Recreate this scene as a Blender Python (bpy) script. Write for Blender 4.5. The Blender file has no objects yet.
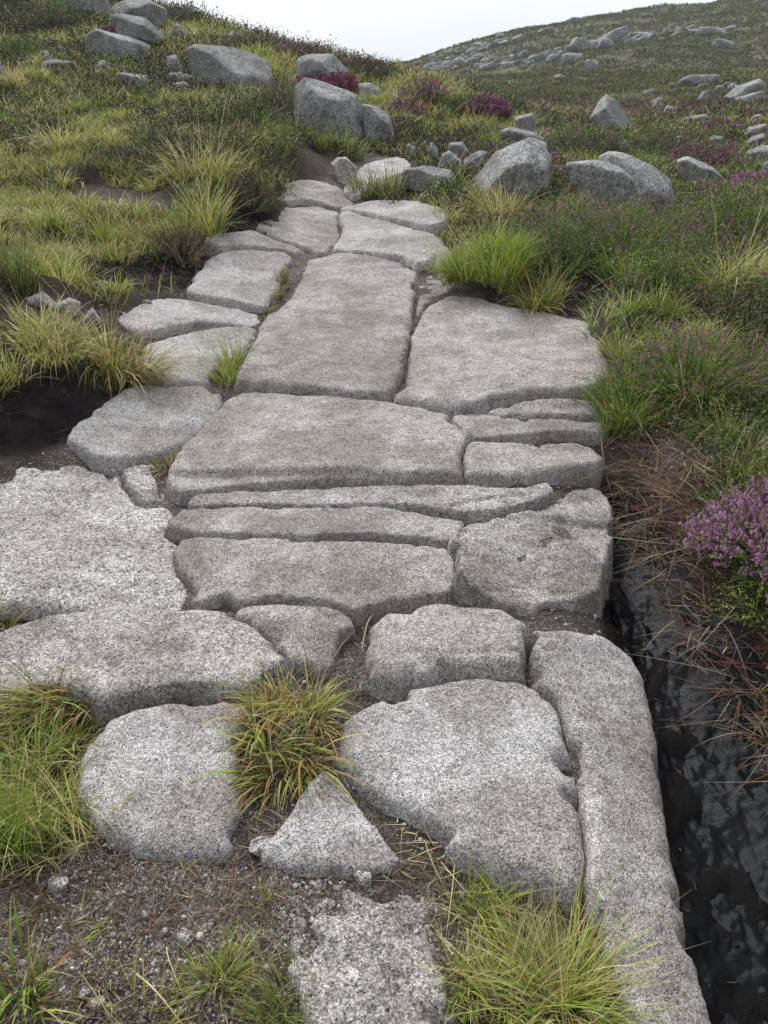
import bpy, bmesh, math, random
import numpy as np
from mathutils import Vector, Matrix

random.seed(7)
rng = np.random.default_rng(7)
SC = bpy.context.scene
COL = SC.collection

# ------------------------------------------------------------------ camera
F, CX, CY, EYE = 790.0, 384.0, 512.0, 1.5
PITCH = math.radians(25.2)
cam_d = bpy.data.cameras.new("camera")
cam = bpy.data.objects.new("camera", cam_d)
COL.objects.link(cam)
cam.location = (0, 0, EYE)
cam.rotation_euler = (math.pi / 2 - PITCH, 0, 0)
cam_d.sensor_fit = 'VERTICAL'
cam_d.sensor_height = 24.0
cam_d.lens = 24.0 * F / 1024.0
cam_d.clip_start = 0.02
cam_d.clip_end = 2000
SC.camera = cam

# ------------------------------------------------------------------ sky, sun, exposure
SUN_EL, SUN_AZ = math.radians(50), math.radians(-20)   # azimuth from +y towards +x
W = bpy.data.worlds.new("World")
SC.world = W
W.use_nodes = True
nt = W.node_tree
nt.nodes.clear()
out = nt.nodes.new("ShaderNodeOutputWorld")
bg = nt.nodes.new("ShaderNodeBackground")
bg.inputs[1].default_value = 0.1
sky = nt.nodes.new("ShaderNodeTexSky")
sky.sky_type = 'NISHITA'
sky.sun_disc = False
sky.sun_elevation = SUN_EL
sky.sun_rotation = SUN_AZ
sky.dust_density = 4.0
tc = nt.nodes.new("ShaderNodeTexCoord")
nz = nt.nodes.new("ShaderNodeTexNoise")
nz.inputs["Scale"].default_value = 2.2
nz.inputs["Detail"].default_value = 6
mp = nt.nodes.new("ShaderNodeMapping")
mp.inputs["Scale"].default_value = (1, 1, 2.5)
cr = nt.nodes.new("ShaderNodeValToRGB")                 # the overcast cloud deck
cr.color_ramp.elements[0].position = 0.3
cr.color_ramp.elements[0].color = (0.74, 0.78, 0.86, 1)
cr.color_ramp.elements[1].position = 0.72
cr.color_ramp.elements[1].color = (0.96, 0.97, 1.0, 1)
mul = nt.nodes.new("ShaderNodeVectorMath")
mul.operation = 'SCALE'
mul.inputs["Scale"].default_value = 12.2
mx = nt.nodes.new("ShaderNodeMixRGB")
mx.inputs[0].default_value = 0.9
L = nt.links.new
L(tc.outputs["Generated"], mp.inputs[0])
L(mp.outputs[0], nz.inputs["Vector"])
L(nz.outputs["Fac"], cr.inputs[0])
L(cr.outputs[0], mul.inputs[0])
L(sky.outputs[0], mx.inputs[1])
dt = nt.nodes.new("ShaderNodeVectorMath"); dt.operation = 'DOT_PRODUCT'
dt.inputs[1].default_value = (math.sin(SUN_AZ) * math.cos(SUN_EL), math.cos(SUN_AZ) * math.cos(SUN_EL), math.sin(SUN_EL))
mr = nt.nodes.new("ShaderNodeMapRange")
mr.inputs[1].default_value = -.4; mr.inputs[2].default_value = 1.15
mr.inputs[3].default_value = 2.4; mr.inputs[4].default_value = 15.8
L(tc.outputs["Generated"], dt.inputs[0])
L(dt.outputs["Value"], mr.inputs[0])
L(mr.outputs[0], mul.inputs["Scale"])
L(mul.outputs[0], mx.inputs[2])
L(mx.outputs[0], bg.inputs[0])
L(bg.outputs[0], out.inputs[0])

sun_d = bpy.data.lights.new("sun", 'SUN')
sun_d.energy = 2.6
sun_d.angle = math.radians(22)
sun_d.color = (1.0, 0.97, 0.92)
sun = bpy.data.objects.new("sun", sun_d)
COL.objects.link(sun)
sd = Vector((math.sin(SUN_AZ) * math.cos(SUN_EL), math.cos(SUN_AZ) * math.cos(SUN_EL), math.sin(SUN_EL)))
sun.rotation_euler = sd.to_track_quat('Z', 'Y').to_euler()

SC.view_settings.view_transform = 'Standard'
SC.view_settings.look = 'None'
SC.view_settings.exposure = 0.18
SC.view_settings.gamma = 1.0
SC.view_settings.use_curve_mapping = False
SC.cycles.max_bounces = 5
SC.cycles.diffuse_bounces = 3
SC.cycles.glossy_bounces = 3
SC.cycles.transmission_bounces = 3

# ------------------------------------------------------------------ numeric helpers
SP, CP = math.sin(PITCH), math.cos(PITCH)


def rays(px, py):
    """direction of the sight line through photo pixels, scaled to one metre forward (y)"""
    px = np.asarray(px, float); py = np.asarray(py, float)
    u = (px - CX) / F; v = (CY - py) / F
    dy = CP + v * SP
    return u / dy, (-SP + v * CP) / dy


def _h(ix, iy, iz):
    n = (ix * 374761393 + iy * 668265263 + iz * 2147483647 * 3 + 1442695) & 0xFFFFFFFF
    n = ((n ^ (n >> 13)) * 1274126177) & 0xFFFFFFFF
    n = ((n ^ (n >> 16)) * 2246822519) & 0xFFFFFFFF
    return ((n ^ (n >> 15)) & 0xFFFFFF) / float(0xFFFFFF) * 2 - 1


def vnoise(p):
    i = np.floor(p).astype(np.int64); f = p - i
    f = f * f * f * (f * (f * 6 - 15) + 10)
    x, y, z = i[:, 0], i[:, 1], i[:, 2]
    fx, fy, fz = f[:, 0], f[:, 1], f[:, 2]
    r = 0
    for a in (0, 1):
        for b in (0, 1):
            for c in (0, 1):
                w = (fx if a else 1 - fx) * (fy if b else 1 - fy) * (fz if c else 1 - fz)
                r = r + w * _h(x + a, y + b, z + c)
    return r


ROT = np.array(Matrix.Rotation(0.7, 3, Vector((1, 2, 3)).normalized()))


def fbm(p, scale, octv=4, gain=0.5, seed=0.0):
    p = np.asarray(p, float)
    if p.shape[1] == 2:
        p = np.column_stack([p, np.zeros(len(p))])
    q = p * scale + seed * 17.13
    a, s, t = 1.0, 0.0, 0.0
    for _ in range(octv):
        s = s + a * vnoise(q); t += a
        q = (q @ ROT) * 2.03 + 5.3; a *= gain
    return s / t


def smooth(a, b, x):
    t = np.clip((x - a) / (b - a), 0, 1)
    return t * t * (3 - 2 * t)


def seg_dist(P, A, B):
    AB = B - A
    L2 = max(float(AB @ AB), 1e-12)
    t = np.clip(((P - A) @ AB) / L2, 0, 1)
    d = P - (A + t[:, None] * AB)
    return np.sqrt((d * d).sum(1))


def line_dist(P, line):
    d = np.full(len(P), 1e9)
    for a, b in zip(line[:-1], line[1:]):
        d = np.minimum(d, seg_dist(P, a, b))
    return d


def inside(P, poly):
    x, y = P[:, 0], P[:, 1]
    c = np.zeros(len(P), bool)
    n = len(poly)
    for i in range(n):
        x1, y1 = poly[i]; x2, y2 = poly[(i + 1) % n]
        if y1 == y2:
            continue
        k = ((y1 > y) != (y2 > y)) & (x < (x2 - x1) * (y - y1) / (y2 - y1) + x1)
        c ^= k
    return c


def sdf(P, poly):
    """signed distance to a polygon, positive inside"""
    poly = np.asarray(poly)
    d = line_dist(P, np.vstack([poly, poly[:1]]))
    return np.where(inside(P, poly), d, -d)


def chaikin(poly, n=1):
    poly = np.asarray(poly, float)
    for _ in range(n):
        q = np.roll(poly, -1, 0)
        poly = np.stack([poly * .8 + q * .2, poly * .2 + q * .8], 1).reshape(-1, 2)
    return poly


# ------------------------------------------------------------------ terrain: heights through a set of surveyed points
def plane_dz(px, py, dz=0.0):
    dx, dzr = rays(px, py)
    Y = (EYE - dz) / (0.2 - dzr)
    return (float(dx * Y), float(Y), float(0.2 * Y + dz))


ctl = []


def cp(px, py, Y):
    dx, dz = rays(px, py)
    ctl.append((float(dx * Y), float(Y), float(EYE + dz * Y)))


def cq(px, py, dz=0.0):
    ctl.append(plane_dz(px, py, dz))


def cw(x, y, z):
    ctl.append((x, y, z))


for a in [(120, 1000), (330, 1000), (500, 1000), (640, 1000), (100, 860), (330, 860), (520, 850), (610, 860), (20, 760), (200, 760),
          (430, 760), (590, 760), (20, 650), (200, 650), (430, 650), (580, 660), (20, 540), (200, 540), (400, 540), (570, 540), (30, 490),
          (120, 450), (300, 440), (560, 450), (170, 370), (320, 330), (560, 350), (230, 280), (340, 270), (470, 310), (290, 225),
          (380, 225), (320, 195), (400, 215)]:
    cq(*a)
for a in [(630, 520, -.09), (645, 570, -.11), (660, 630, -.12), (690, 720, -.125), (680, 800, -.12), (720, 880, -.13), (768, 800, -.12),
          (768, 960, -.13), (720, 1010, -.13), (820, 900, -.12), (712, 590, -.03), (755, 665, -.05), (810, 740, -.07)]:
    cq(*a)
# left bank and hillside
for a in [(60, 352, 2.85), (0, 350, 2.8), (112, 388, 2.9), (0, 250, 4.0), (100, 250, 4.2), (180, 232, 4.5), (250, 186, 5.2), (305, 152, 6.2),
          (100, 180, 5.6), (0, 180, 5.4), (0, 130, 8), (200, 130, 8), (250, 100, 10), (330, 135, 8.5), (0, 80, 11), (0, 30, 16),
          (150, 72, 12), (140, 25, 16.5), (190, 22, 18), (250, 42, 16.5), (300, 55, 15.5), (350, 66, 14.5), (400, 76, 13.5),
          (0, -45, 24), (90, -10, 21), (380, 160, 7), (430, 122, 9.6), (400, 98, 11.5), (460, 100, 11), (345, 172, 6.5), (430, 190, 5.7)]:
    cp(*a)
# behind the crest
for a in [(190, 50, 27), (300, 85, 25), (400, 108, 22), (450, 125, 20), (490, 128, 19), (100, 10, 34), (0, -60, 40)]:
    cp(*a)
# right bank, gully side and slope
for a in [(600, 335, 3.27), (560, 268, 4.08), (490, 262, 4.3), (455, 235, 4.9), (700, 300, 3.74), (768, 300, 3.66), (640, 405, 2.76), (740, 440, 2.4), (690, 480, 2.23),
          (765, 525, 2.05), (755, 605, 1.75), (600, 200, 6.0), (510, 190, 5.9), (700, 220, 5.6), (768, 205, 6.3), (700, 180, 8),
          (768, 150, 11), (650, 150, 10.5), (560, 142, 10), (510, 118, 11.5), (600, 126, 13), (700, 120, 18), (768, 110, 22),
          (768, 60, 55), (700, 60, 60), (600, 80, 50), (600, 40, 85), (520, 104, 30), (500, 85, 60), (440, 95, 62), (440, 70, 90)]:
    cp(*a)
# the far hill's skyline and what lies behind it
SKYL = [(405, 64, 108), (430, 52, 112), (460, 40, 116), (500, 29, 120), (560, 20, 125), (620, 12, 130), (700, 5, 140), (768, -1, 150), (860, -8, 160)]
for x, y, Y in SKYL:
    cp(x, y + 4, Y)
    cp(x, y + 45, Y * 1.9)
for a in [(0, -2, -.4), (3, -2, -.3), (-3, -2, -.3), (8, -8, -1.4), (-8, -8, -1.4), (-1.6, .6, .2), (1.9, .4, .05), (-2.4, 2, .75), (3, 2, .75),
          (-5, 4, 1.3), (5, 4, .9), (-12, 8, 2.6), (10, 7, 1.2), (-30, 18, 6.5), (30, 22, 2.8), (-60, 60, 15), (70, 70, 11), (-20, -20, -2), (20, -20, -3),
          (-120, 0, 5), (120, 0, 0), (0, -100, -12)]:
    cw(*a)
ctl = np.array(ctl)


def pol(x, y):
    return np.arctan2(x, y + 1.2), np.log(np.hypot(x, y + 1.2) + .25)


def trend(x, y):
    return 0.2 * 9 * np.tanh(y / 9)


def _U(r2):
    return r2 * np.log(r2 + 1e-12)


ct, cl = pol(ctl[:, 0], ctl[:, 1])
cu = np.column_stack([ct * 1.6, cl])
n = len(cu)
A = np.zeros((n + 3, n + 3))
d2 = ((cu[:, None] - cu[None]) ** 2).sum(-1)
A[:n, :n] = _U(d2) + np.eye(n) * 0.002
A[:n, n] = 1; A[:n, n + 1:] = cu
A[n, :n] = 1; A[n + 1:, :n] = cu.T
# heights are solved in a compressed scale so that the far hill does not ripple the near ground
sc_c = 1 / (1 + np.hypot(ctl[:, 0], ctl[:, 1]) / 6)
rhs = np.concatenate([(ctl[:, 2] - trend(ctl[:, 0], ctl[:, 1])) * sc_c, np.zeros(3)])
wts = np.linalg.solve(A, rhs)


def base_height(x, y):
    t, l = pol(x, y)
    U = np.column_stack([t * 1.6, l])
    r = np.zeros(len(U))
    for i in range(0, len(U), 20000):
        u = U[i:i + 20000]
        dd = ((u[:, None] - cu[None]) ** 2).sum(-1)
        r[i:i + 20000] = _U(dd) @ wts[:n] + wts[n] + u @ wts[n + 1:]
    return trend(x, y) + r * (1 + np.hypot(x, y) / 6)


th_in = np.linspace(-0.80, 0.80, 290)
th = np.concatenate([np.linspace(-math.pi, -0.86, 46), th_in, np.linspace(0.86, math.pi, 46)])
lr = np.concatenate([np.linspace(math.log(.05), math.log(1.2), 40)[:-1], np.linspace(math.log(1.2), math.log(420), 690)])
TH, LR = np.meshgrid(th, lr)
GX = np.exp(LR) * np.sin(TH); GY = np.exp(LR) * np.cos(TH) - 1.2
GZ0 = base_height(GX.ravel(), GY.ravel()).reshape(GX.shape)
GZ = GZ0.copy()


def _grid(Z, x, y):
    t = np.arctan2(x, y + 1.2); l = np.log(np.maximum(np.hypot(x, y + 1.2), .051))
    a = np.interp(t, th, np.arange(len(th))); b = np.interp(l, lr, np.arange(len(lr)))
    i = np.clip(a.astype(int), 0, len(th) - 2); j = np.clip(b.astype(int), 0, len(lr) - 2)
    fa = a - i; fb = b - j
    return ((Z[j, i] * (1 - fa) + Z[j, i + 1] * fa) * (1 - fb) + (Z[j + 1, i] * (1 - fa) + Z[j + 1, i + 1] * fa) * fb)


def ground(x, y):
    return _grid(GZ, np.asarray(x, float), np.asarray(y, float))


YS = np.exp(np.linspace(math.log(.45), math.log(240), 900))


def hit(px, py, off=0.0, Z=None):
    """where the sight line through a photo pixel meets the ground raised by off -> x, y, z arrays"""
    Z = GZ if Z is None else Z
    px = np.atleast_1d(np.asarray(px, float)); py = np.atleast_1d(np.asarray(py, float))
    off = np.broadcast_to(off, px.shape)
    dx, dz = rays(px, py)
    X = dx[:, None] * YS; Zr = EYE + dz[:, None] * YS
    g = _grid(Z, X.ravel(), np.broadcast_to(YS, X.shape).ravel()).reshape(X.shape) + off[:, None]
    diff = Zr - g
    below = diff < 0
    k = np.where(below.any(1), below.argmax(1), len(YS) - 1)
    k = np.maximum(k, 1)
    r = np.arange(len(px))
    d0, d1 = diff[r, k - 1], diff[r, k]
    t = np.clip(d0 / np.where(np.abs(d0 - d1) < 1e-9, 1, d0 - d1), 0, 1)
    Y = YS[k - 1] * (1 - t) + YS[k] * t
    return dx * Y, Y, EYE + dz * Y


def hitpoly(poly, off=0.0, Z=None):
    p = np.asarray(poly, float)
    x, y, z = hit(p[:, 0], p[:, 1], off, Z)
    return np.column_stack([x, y])


# zones of the ground, outlined where they lie
BARE = [hitpoly([(-60, 1040), (-60, 880), (60, 850), (90, 830), (80, 740), (100, 700), (-60, 700), (-60, 465), (-30, 450), (-40, 385), (90, 398), (150, 385),
                 (130, 312), (190, 292), (215, 246), (268, 236), (285, 198), (328, 170), (360, 152), (400, 160), (425, 170), (440, 192),
                 (408, 206), (436, 232), (442, 275), (500, 302), (592, 312), (604, 400), (650, 424), (700, 450), (716, 520), (738, 610),
                 (775, 640), (860, 740), (860, 1040)], Z=GZ0)]
BARE.append(hitpoly([(66, 196), (100, 184), (150, 190), (200, 205), (150, 212), (90, 206)], Z=GZ0))
BARE.append(hitpoly([(-10, 300), (60, 296), (110, 305), (150, 330), (130, 345), (60, 322), (-10, 318)], Z=GZ0))
BARE.append(hitpoly([(560, 262), (600, 270), (610, 318), (570, 318), (545, 300)], Z=GZ0))
BARE.append(hitpoly([(95, 262), (200, 258), (216, 268), (192, 292), (120, 292), (90, 285)], Z=GZ0))
BARE.append(hitpoly([(212, 222), (245, 192), (288, 196), (270, 238), (225, 244)], Z=GZ0))
BARE.append(hitpoly([(290, 150), (322, 148), (336, 178), (300, 186)], Z=GZ0))
WET = hitpoly([(596, 480), (630, 490), (672, 540), (712, 600), (765, 660), (860, 730), (860, 1060), (680, 1060), (650, 900), (640, 760), (620, 660), (590, 600)], Z=GZ0)
PEATS = [hitpoly([(-60, 372), (90, 385), (125, 395), (95, 440), (50, 452), (0, 462), (-60, 470)], Z=GZ0),
         hitpoly([(95, 258), (205, 254), (222, 264), (192, 290), (120, 292), (85, 285)], Z=GZ0),
         hitpoly([(208, 220), (245, 188), (284, 192), (268, 236), (225, 244)], Z=GZ0),
         hitpoly([(545, 255), (600, 262), (615, 318), (570, 318), (535, 300)], Z=GZ0),
         hitpoly([(360, 180), (440, 184), (440, 202), (370, 204)], Z=GZ0),
         hitpoly([(415, 225), (455, 230), (450, 262), (420, 245)], Z=GZ0)]
RED = hitpoly([(610, 440), (700, 470), (730, 560), (800, 680), (800, 800), (700, 660), (640, 520)], Z=GZ0)
GRAV = [hitpoly([(-40, 850), (90, 840), (270, 860), (440, 880), (460, 1040), (-40, 1040)], Z=GZ0),
        hitpoly([(-40, 470), (160, 470), (180, 600), (0, 620), (-40, 620)], Z=GZ0)]

flatP = np.column_stack([GX.ravel(), GY.ravel()])
bare_sd = np.full(len(flatP), -9.0)
near = np.hypot(flatP[:, 0], flatP[:, 1]) < 14
for b in BARE:
    bare_sd[near] = np.maximum(bare_sd[near], sdf(flatP[near], b))
VEG = 1 - smooth(-.06, .05, bare_sd + .03 * fbm(flatP, 7, 3))
R = np.hypot(flatP[:, 0], flatP[:, 1])
hum = fbm(flatP, 1.6, 4) * .13 + np.abs(fbm(flatP, 3.2, 2, seed=33)) * .10 + fbm(flatP, 6, 3, seed=3) * .03
hum_far = fbm(flatP, .3, 4, seed=5) * .3 + fbm(flatP, .06, 3, seed=6) * 1.0
rough = fbm(flatP, 25, 3, seed=9) * .008 + fbm(flatP, 8, 2, seed=2) * .012
zz = GZ0.ravel() + VEG * (hum * smooth(1.5, 4, R)) + hum_far * smooth(12, 60, R) + rough * smooth(12, 5, R)
wet_sd = np.full(len(flatP), -9.0); wet_sd[near] = sdf(flatP[near], WET)
WETM = smooth(-.05, .05, wet_sd + .03 * fbm(flatP, 9, 3, seed=4))
clod = fbm(flatP, 17, 4, .6, seed=70) * .035 + np.abs(fbm(flatP, 45, 2, seed=71)) * .012
zz = zz - WETM * .03 + WETM * clod
PEATM = np.zeros(len(flatP))
for b in PEATS:
    k = np.full(len(flatP), -9.0); k[near] = sdf(flatP[near], b)
    PEATM = np.maximum(PEATM, smooth(-.05, .05, k + .03 * fbm(flatP, 9, 3, seed=21)))
core = np.full(len(flatP), -9.0); core[near] = sdf(flatP[near], BARE[0])
PATHM = smooth(-.02, .08, core) * (1 - WETM) * (1 - PEATM)
zz = zz + PEATM * (fbm(flatP, 26, 4, .65, seed=72) * .045 + fbm(flatP, 9, 3, seed=73) * .03)
zz = zz + PATHM * .017
red_sd = np.full(len(flatP), -9.0); red_sd[near] = sdf(flatP[near], RED)
REDM = smooth(-.08, .08, red_sd + .06 * fbm(flatP, 6, 3, seed=8))
GRAVM = PATHM * .5 * (R < 7)
for g in GRAV:
    k = np.full(len(flatP), -9.0); k[near] = sdf(flatP[near], g)
    GRAVM = np.maximum(GRAVM, smooth(-.05, .06, k))
GZ = zz.reshape(GX.shape)
VEGG = VEG.reshape(GX.shape)


# ------------------------------------------------------------------ mesh and material helpers
def tag(o, label=None, cat=None, group=None, kind=None):
    if label: o['label'] = label
    if cat: o['category'] = cat
    if group: o['group'] = group
    if kind: o['kind'] = kind
    return o


def mesh_np(name, V, Q, mat, col=None, attrs=None, smooth_sh=True, parent=None, loc=None):
    """one mesh object out of vertex and face arrays (all faces with the same number of corners)"""
    V = np.asarray(V, np.float32)
    loc = np.zeros(3) if loc is None else np.asarray(loc, float)
    V = (V - loc).astype(np.float32)
    me = bpy.data.meshes.new(name)
    nf, k = Q.shape
    me.vertices.add(len(V)); me.vertices.foreach_set("co", V.ravel())
    me.loops.add(nf * k); me.loops.foreach_set("vertex_index", Q.astype(np.int32).ravel())
    me.polygons.add(nf)
    me.polygons.foreach_set("loop_start", np.arange(0, nf * k, k, dtype=np.int32))
    me.polygons.foreach_set("loop_total", np.full(nf, k, np.int32))
    if smooth_sh:
        me.polygons.foreach_set("use_smooth", np.ones(nf, bool))
    if col is not None:
        a = me.color_attributes.new("Col", 'FLOAT_COLOR', 'POINT')
        c = np.ones((len(V), 4), np.float32); c[:, :3] = col
        a.data.foreach_set("color", c.ravel())
    for kname, arr in (attrs or {}).items():
        a = me.attributes.new(kname, 'FLOAT', 'POINT')
        a.data.foreach_set("value", np.asarray(arr, np.float32))
    me.update(calc_edges=True)
    me.materials.append(mat)
    o = bpy.data.objects.new(name, me)
    COL.objects.link(o)
    if parent is not None:
        o.parent = parent
    else:
        o.location = loc
    return o


class NT:
    def __init__(self, name):
        self.m = bpy.data.materials.new(name)
        self.m.use_nodes = True
        self.t = self.m.node_tree
        self.b = self.t.nodes["Principled BSDF"]
        self.out = self.t.nodes["Material Output"]
        self.tc = self.n("ShaderNodeTexCoord")

    def n(self, kind, **kw):
        x = self.t.nodes.new(kind)
        for k, v in kw.items():
            if k in x.inputs.keys():
                x.inputs[k].default_value = v
            else:
                setattr(x, k, v)
        return x

    def l(self, a, b):
        self.t.links.new(a, b)

    def noise(self, scale, detail=4, rough=.55, co=None):
        x = self.n("ShaderNodeTexNoise", Scale=scale, Detail=detail, Roughness=rough)
        self.l(co or self.tc.outputs["Object"], x.inputs["Vector"])
        return x.outputs["Fac"]

    def vor(self, scale, co=None, feature='F1'):
        x = self.n("ShaderNodeTexVoronoi", Scale=scale, feature=feature)
        self.l(co or self.tc.outputs["Object"], x.inputs["Vector"])
        return x

    def ramp(self, fac, stops, const=False):
        x = self.n("ShaderNodeValToRGB")
        r = x.color_ramp
        if const: r.interpolation = 'CONSTANT'
        while len(r.elements) < len(stops): r.elements.new(.5)
        for e, (p, c) in zip(r.elements, stops):
            e.position = p
            e.color = (c, c, c, 1) if not isinstance(c, tuple) else (*c, 1)
        self.l(fac, x.inputs[0])
        return x.outputs[0]

    def mix(self, fac, a, b, mode='MIX'):
        x = self.n("ShaderNodeMixRGB", blend_type=mode)
        for s, v in ((x.inputs[0], fac), (x.inputs[1], a), (x.inputs[2], b)):
            if isinstance(v, (int, float)): s.default_value = v if s.type == 'VALUE' else (v, v, v, 1)
            elif isinstance(v, tuple): s.default_value = (*v, 1)
            else: self.l(v, s)
        return x.outputs[0]

    def math(self, op, a, b=0.0):
        x = self.n("ShaderNodeMath", operation=op)
        for s, v in ((x.inputs[0], a), (x.inputs[1], b)):
            if isinstance(v, (int, float)): s.default_value = v
            else: self.l(v, s)
        return x.outputs[0]

    def attr(self, name, what="Fac"):
        x = self.n("ShaderNodeAttribute", attribute_name=name)
        return x.outputs[what]

    def bump(self, h, strength=.5, dist=.01, prev=None):
        x = self.n("ShaderNodeBump", Strength=strength, Distance=dist)
        self.l(h, x.inputs["Height"])
        if prev is not None: self.l(prev, x.inputs["Normal"])
        self.l(x.outputs[0], self.b.inputs["Normal"])
        return x.outputs[0]


def granite(name, tint, stain, grain=230.0, stain_amt=.5, contrast=1.0, lichen=.3, seedv=0.0):
    t = NT(name)
    mpn = t.n("ShaderNodeMapping")
    mpn.inputs["Location"].default_value = (seedv, seedv * 1.7, seedv * .6)
    t.l(t.tc.outputs["Object"], mpn.inputs[0])
    co = mpn.outputs[0]
    wob = t.n("ShaderNodeTexNoise", Scale=grain * .8, Detail=2.0); t.l(co, wob.inputs["Vector"])
    wv = t.n("ShaderNodeVectorMath", operation='SCALE'); wv.inputs["Scale"].default_value = .9 / grain
    t.l(wob.outputs["Color"], wv.inputs[0])
    av = t.n("ShaderNodeVectorMath", operation='ADD'); t.l(co, av.inputs[0]); t.l(wv.outputs[0], av.inputs[1])
    co = av.outputs[0]
    def sep(v):
        s = t.n("ShaderNodeSeparateColor"); t.l(v.outputs["Color"], s.inputs[0]); return s.outputs[0]
    c = contrast
    m = .30
    lv = lambda x: max(.02, m + (x - m) * c)
    g1 = t.ramp(sep(t.vor(grain, co)), [(0, lv(.03)), (.13, lv(.05)), (.2, lv(.2)), (.5, lv(.3)), (.72, lv(.4)), (.86, lv(.62)), (1, lv(.75))])
    g2 = t.ramp(sep(t.vor(grain * .42, co)), [(0, lv(.08)), (.2, lv(.2)), (.6, lv(.34)), (1, lv(.6))])
    g = t.mix(.38, g1, g2)
    col = t.mix(1.0, g, tint, 'MULTIPLY')
    big = t.ramp(t.noise(3.2, 7, .66, co), [(.42, 0.0), (.58, 1.0)])
    col = t.mix(t.math('MULTIPLY', big, stain_amt), col, t.mix(1.0, g, stain, 'MULTIPLY'))
    mid = t.ramp(t.noise(11, 6, .7, co), [(.47, 0.0), (.62, 1.0)])
    col = t.mix(t.math('MULTIPLY', mid, stain_amt * .6), col, t.mix(1.0, g, tuple(v * .72 for v in stain), 'MULTIPLY'))
    # crusty dark lichen flecks, and pale ones
    ln = t.ramp(t.noise(38, 5, .7, co), [(.52, 0.0), (.66, 1.0)])
    lm = t.ramp(t.noise(5, 3, .6, co), [(.42, 0.0), (.62, 1.0)])
    col = t.mix(t.math('MULTIPLY', t.math('MULTIPLY', ln, lm), lichen), col, (.055, .053, .05))
    pl = t.ramp(t.noise(14, 5, .6, co), [(.6, 0.0), (.74, 1.0)])
    col = t.mix(t.math('MULTIPLY', pl, .25), col, (.52, .51, .49))
    t.l(col, t.b.inputs["Base Color"])
    t.b.inputs["Roughness"].default_value = .82
    t.b.inputs["Specular IOR Level"].default_value = .3
    b1 = t.bump(t.noise(60, 6, .7, co), .35, .012)
    v = t.vor(grain * .6, co)
    t.bump(v.outputs["Distance"], .45, .004, b1)
    return t.m


G_PALE = granite("granite_pale", (1.25, 1.215, 1.20), (.78, .70, .66), 470, .7, 1.15, .45, 0)
G_GREY = granite("granite_grey", (1.22, 1.165, 1.13), (.72, .63, .58), 460, .8, 1.15, .6, 3)
G_BROWN = granite("granite_brown", (1.12, 1.05, 1.01), (.62, .54, .495), 460, .8, 1.15, .6, 7)
G_DARK = granite("granite_mottled", (1.1, 1.04, 1.0), (.54, .48, .44), 380, .85, 1.25, .75, 11)
G_CRUMB = granite("granite_weathered", (1.34, 1.275, 1.25), (.80, .73, .69), 280, .65, 1.15, .6, 15)
G_RUB = granite("granite_rubble", (1.0, .94, .9), (.32, .26, .22), 330, .8, 1.3, .6, 18)
G_BOULD = granite("granite_boulder", (1.0, 1.01, 1.02), (.54, .53, .51), 170, .8, 1.0, .85, 21)
G_BOULD2 = granite("granite_boulder_pale", (1.22, 1.23, 1.26), (.66, .655, .64), 150, .7, .95, .75, 31)
G_FAR = granite("granite_scree", (.86, .88, .92), (.75, .75, .76), 9, .5, .6, .4, 41)


def plant_mat(name, rough=.6, trans=.3):
    t = NT(name)
    c = t.attr("Col", "Color")
    t.l(c, t.b.inputs["Base Color"])
    t.b.inputs["Roughness"].default_value = rough
    t.b.inputs["Specular IOR Level"].default_value = .25
    if trans > 0:
        tr = t.n("ShaderNodeBsdfTranslucent"); t.l(c, tr.inputs[0])
        ms = t.n("ShaderNodeMixShader"); ms.inputs[0].default_value = trans
        t.l(t.b.outputs[0], ms.inputs[1]); t.l(tr.outputs[0], ms.inputs[2]); t.l(ms.outputs[0], t.out.inputs[0])
    return t.m


M_GRASS = plant_mat("grass_blades", .55, .24)
M_HEATH = plant_mat("heather_leaves", .6, .2)
M_FLOWER = plant_mat("heather_bells", .6, .35)
M_DEAD = plant_mat("dry_stems", .8, .05)

# ------------------------------------------------------------------ the ground sheet
t = NT("moor_ground")
P_ = t.tc.outputs["Object"]
peat = t.mix(t.ramp(t.noise(9, 6, .65), [(.35, 0.), (.65, 1.)]), (.016, .012, .010), (.060, .043, .034))
peat = t.mix(t.ramp(t.noise(70, 4, .7), [(.5, 0.), (.75, .6)]), peat, (.13, .105, .085))
gv = t.vor(300)
gs = t.n("ShaderNodeSeparateColor"); t.l(gv.outputs["Color"], gs.inputs[0])
grav = t.ramp(gs.outputs[0], [(0, (.04, .03, .027)), (.4, (.115, .09, .08)), (.7, (.25, .215, .20)), (.9, (.56, .53, .51))])
gmask = t.math('MULTIPLY', t.attr("gravel"), t.ramp(t.noise(5, 5, .7), [(.36, 0.), (.60, 1.)]))
col = t.mix(gmask, peat, grav)
redc = t.mix(t.ramp(t.noise(30, 5, .7), [(.3, 0.), (.7, 1.)]), (.035, .016, .012), (.12, .055, .036))
col = t.mix(t.attr("red"), col, redc)
moss = t.mix(t.ramp(t.noise(3.5, 6, .65), [(.35, 0.), (.65, 1.)]), (.016, .013, .009), (.050, .042, .021))
farn = t.mix(t.ramp(t.noise(.12, 8, .68), [(.38, 0.), (.62, 1.)]), (.076, .072, .040), (.125, .128, .058))
farn = t.mix(t.ramp(t.noise(.9, 6, .7), [(.42, 0.), (.62, .75)]), farn, (.060, .058, .036))
moss = t.mix(t.attr("far"), moss, farn)
col = t.mix(t.attr("veg"), col, moss)
col = t.mix(t.attr("wet"), col, t.mix(t.noise(12, 5, .7), (.002, .002, .003), (.010, .008, .008)))
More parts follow.
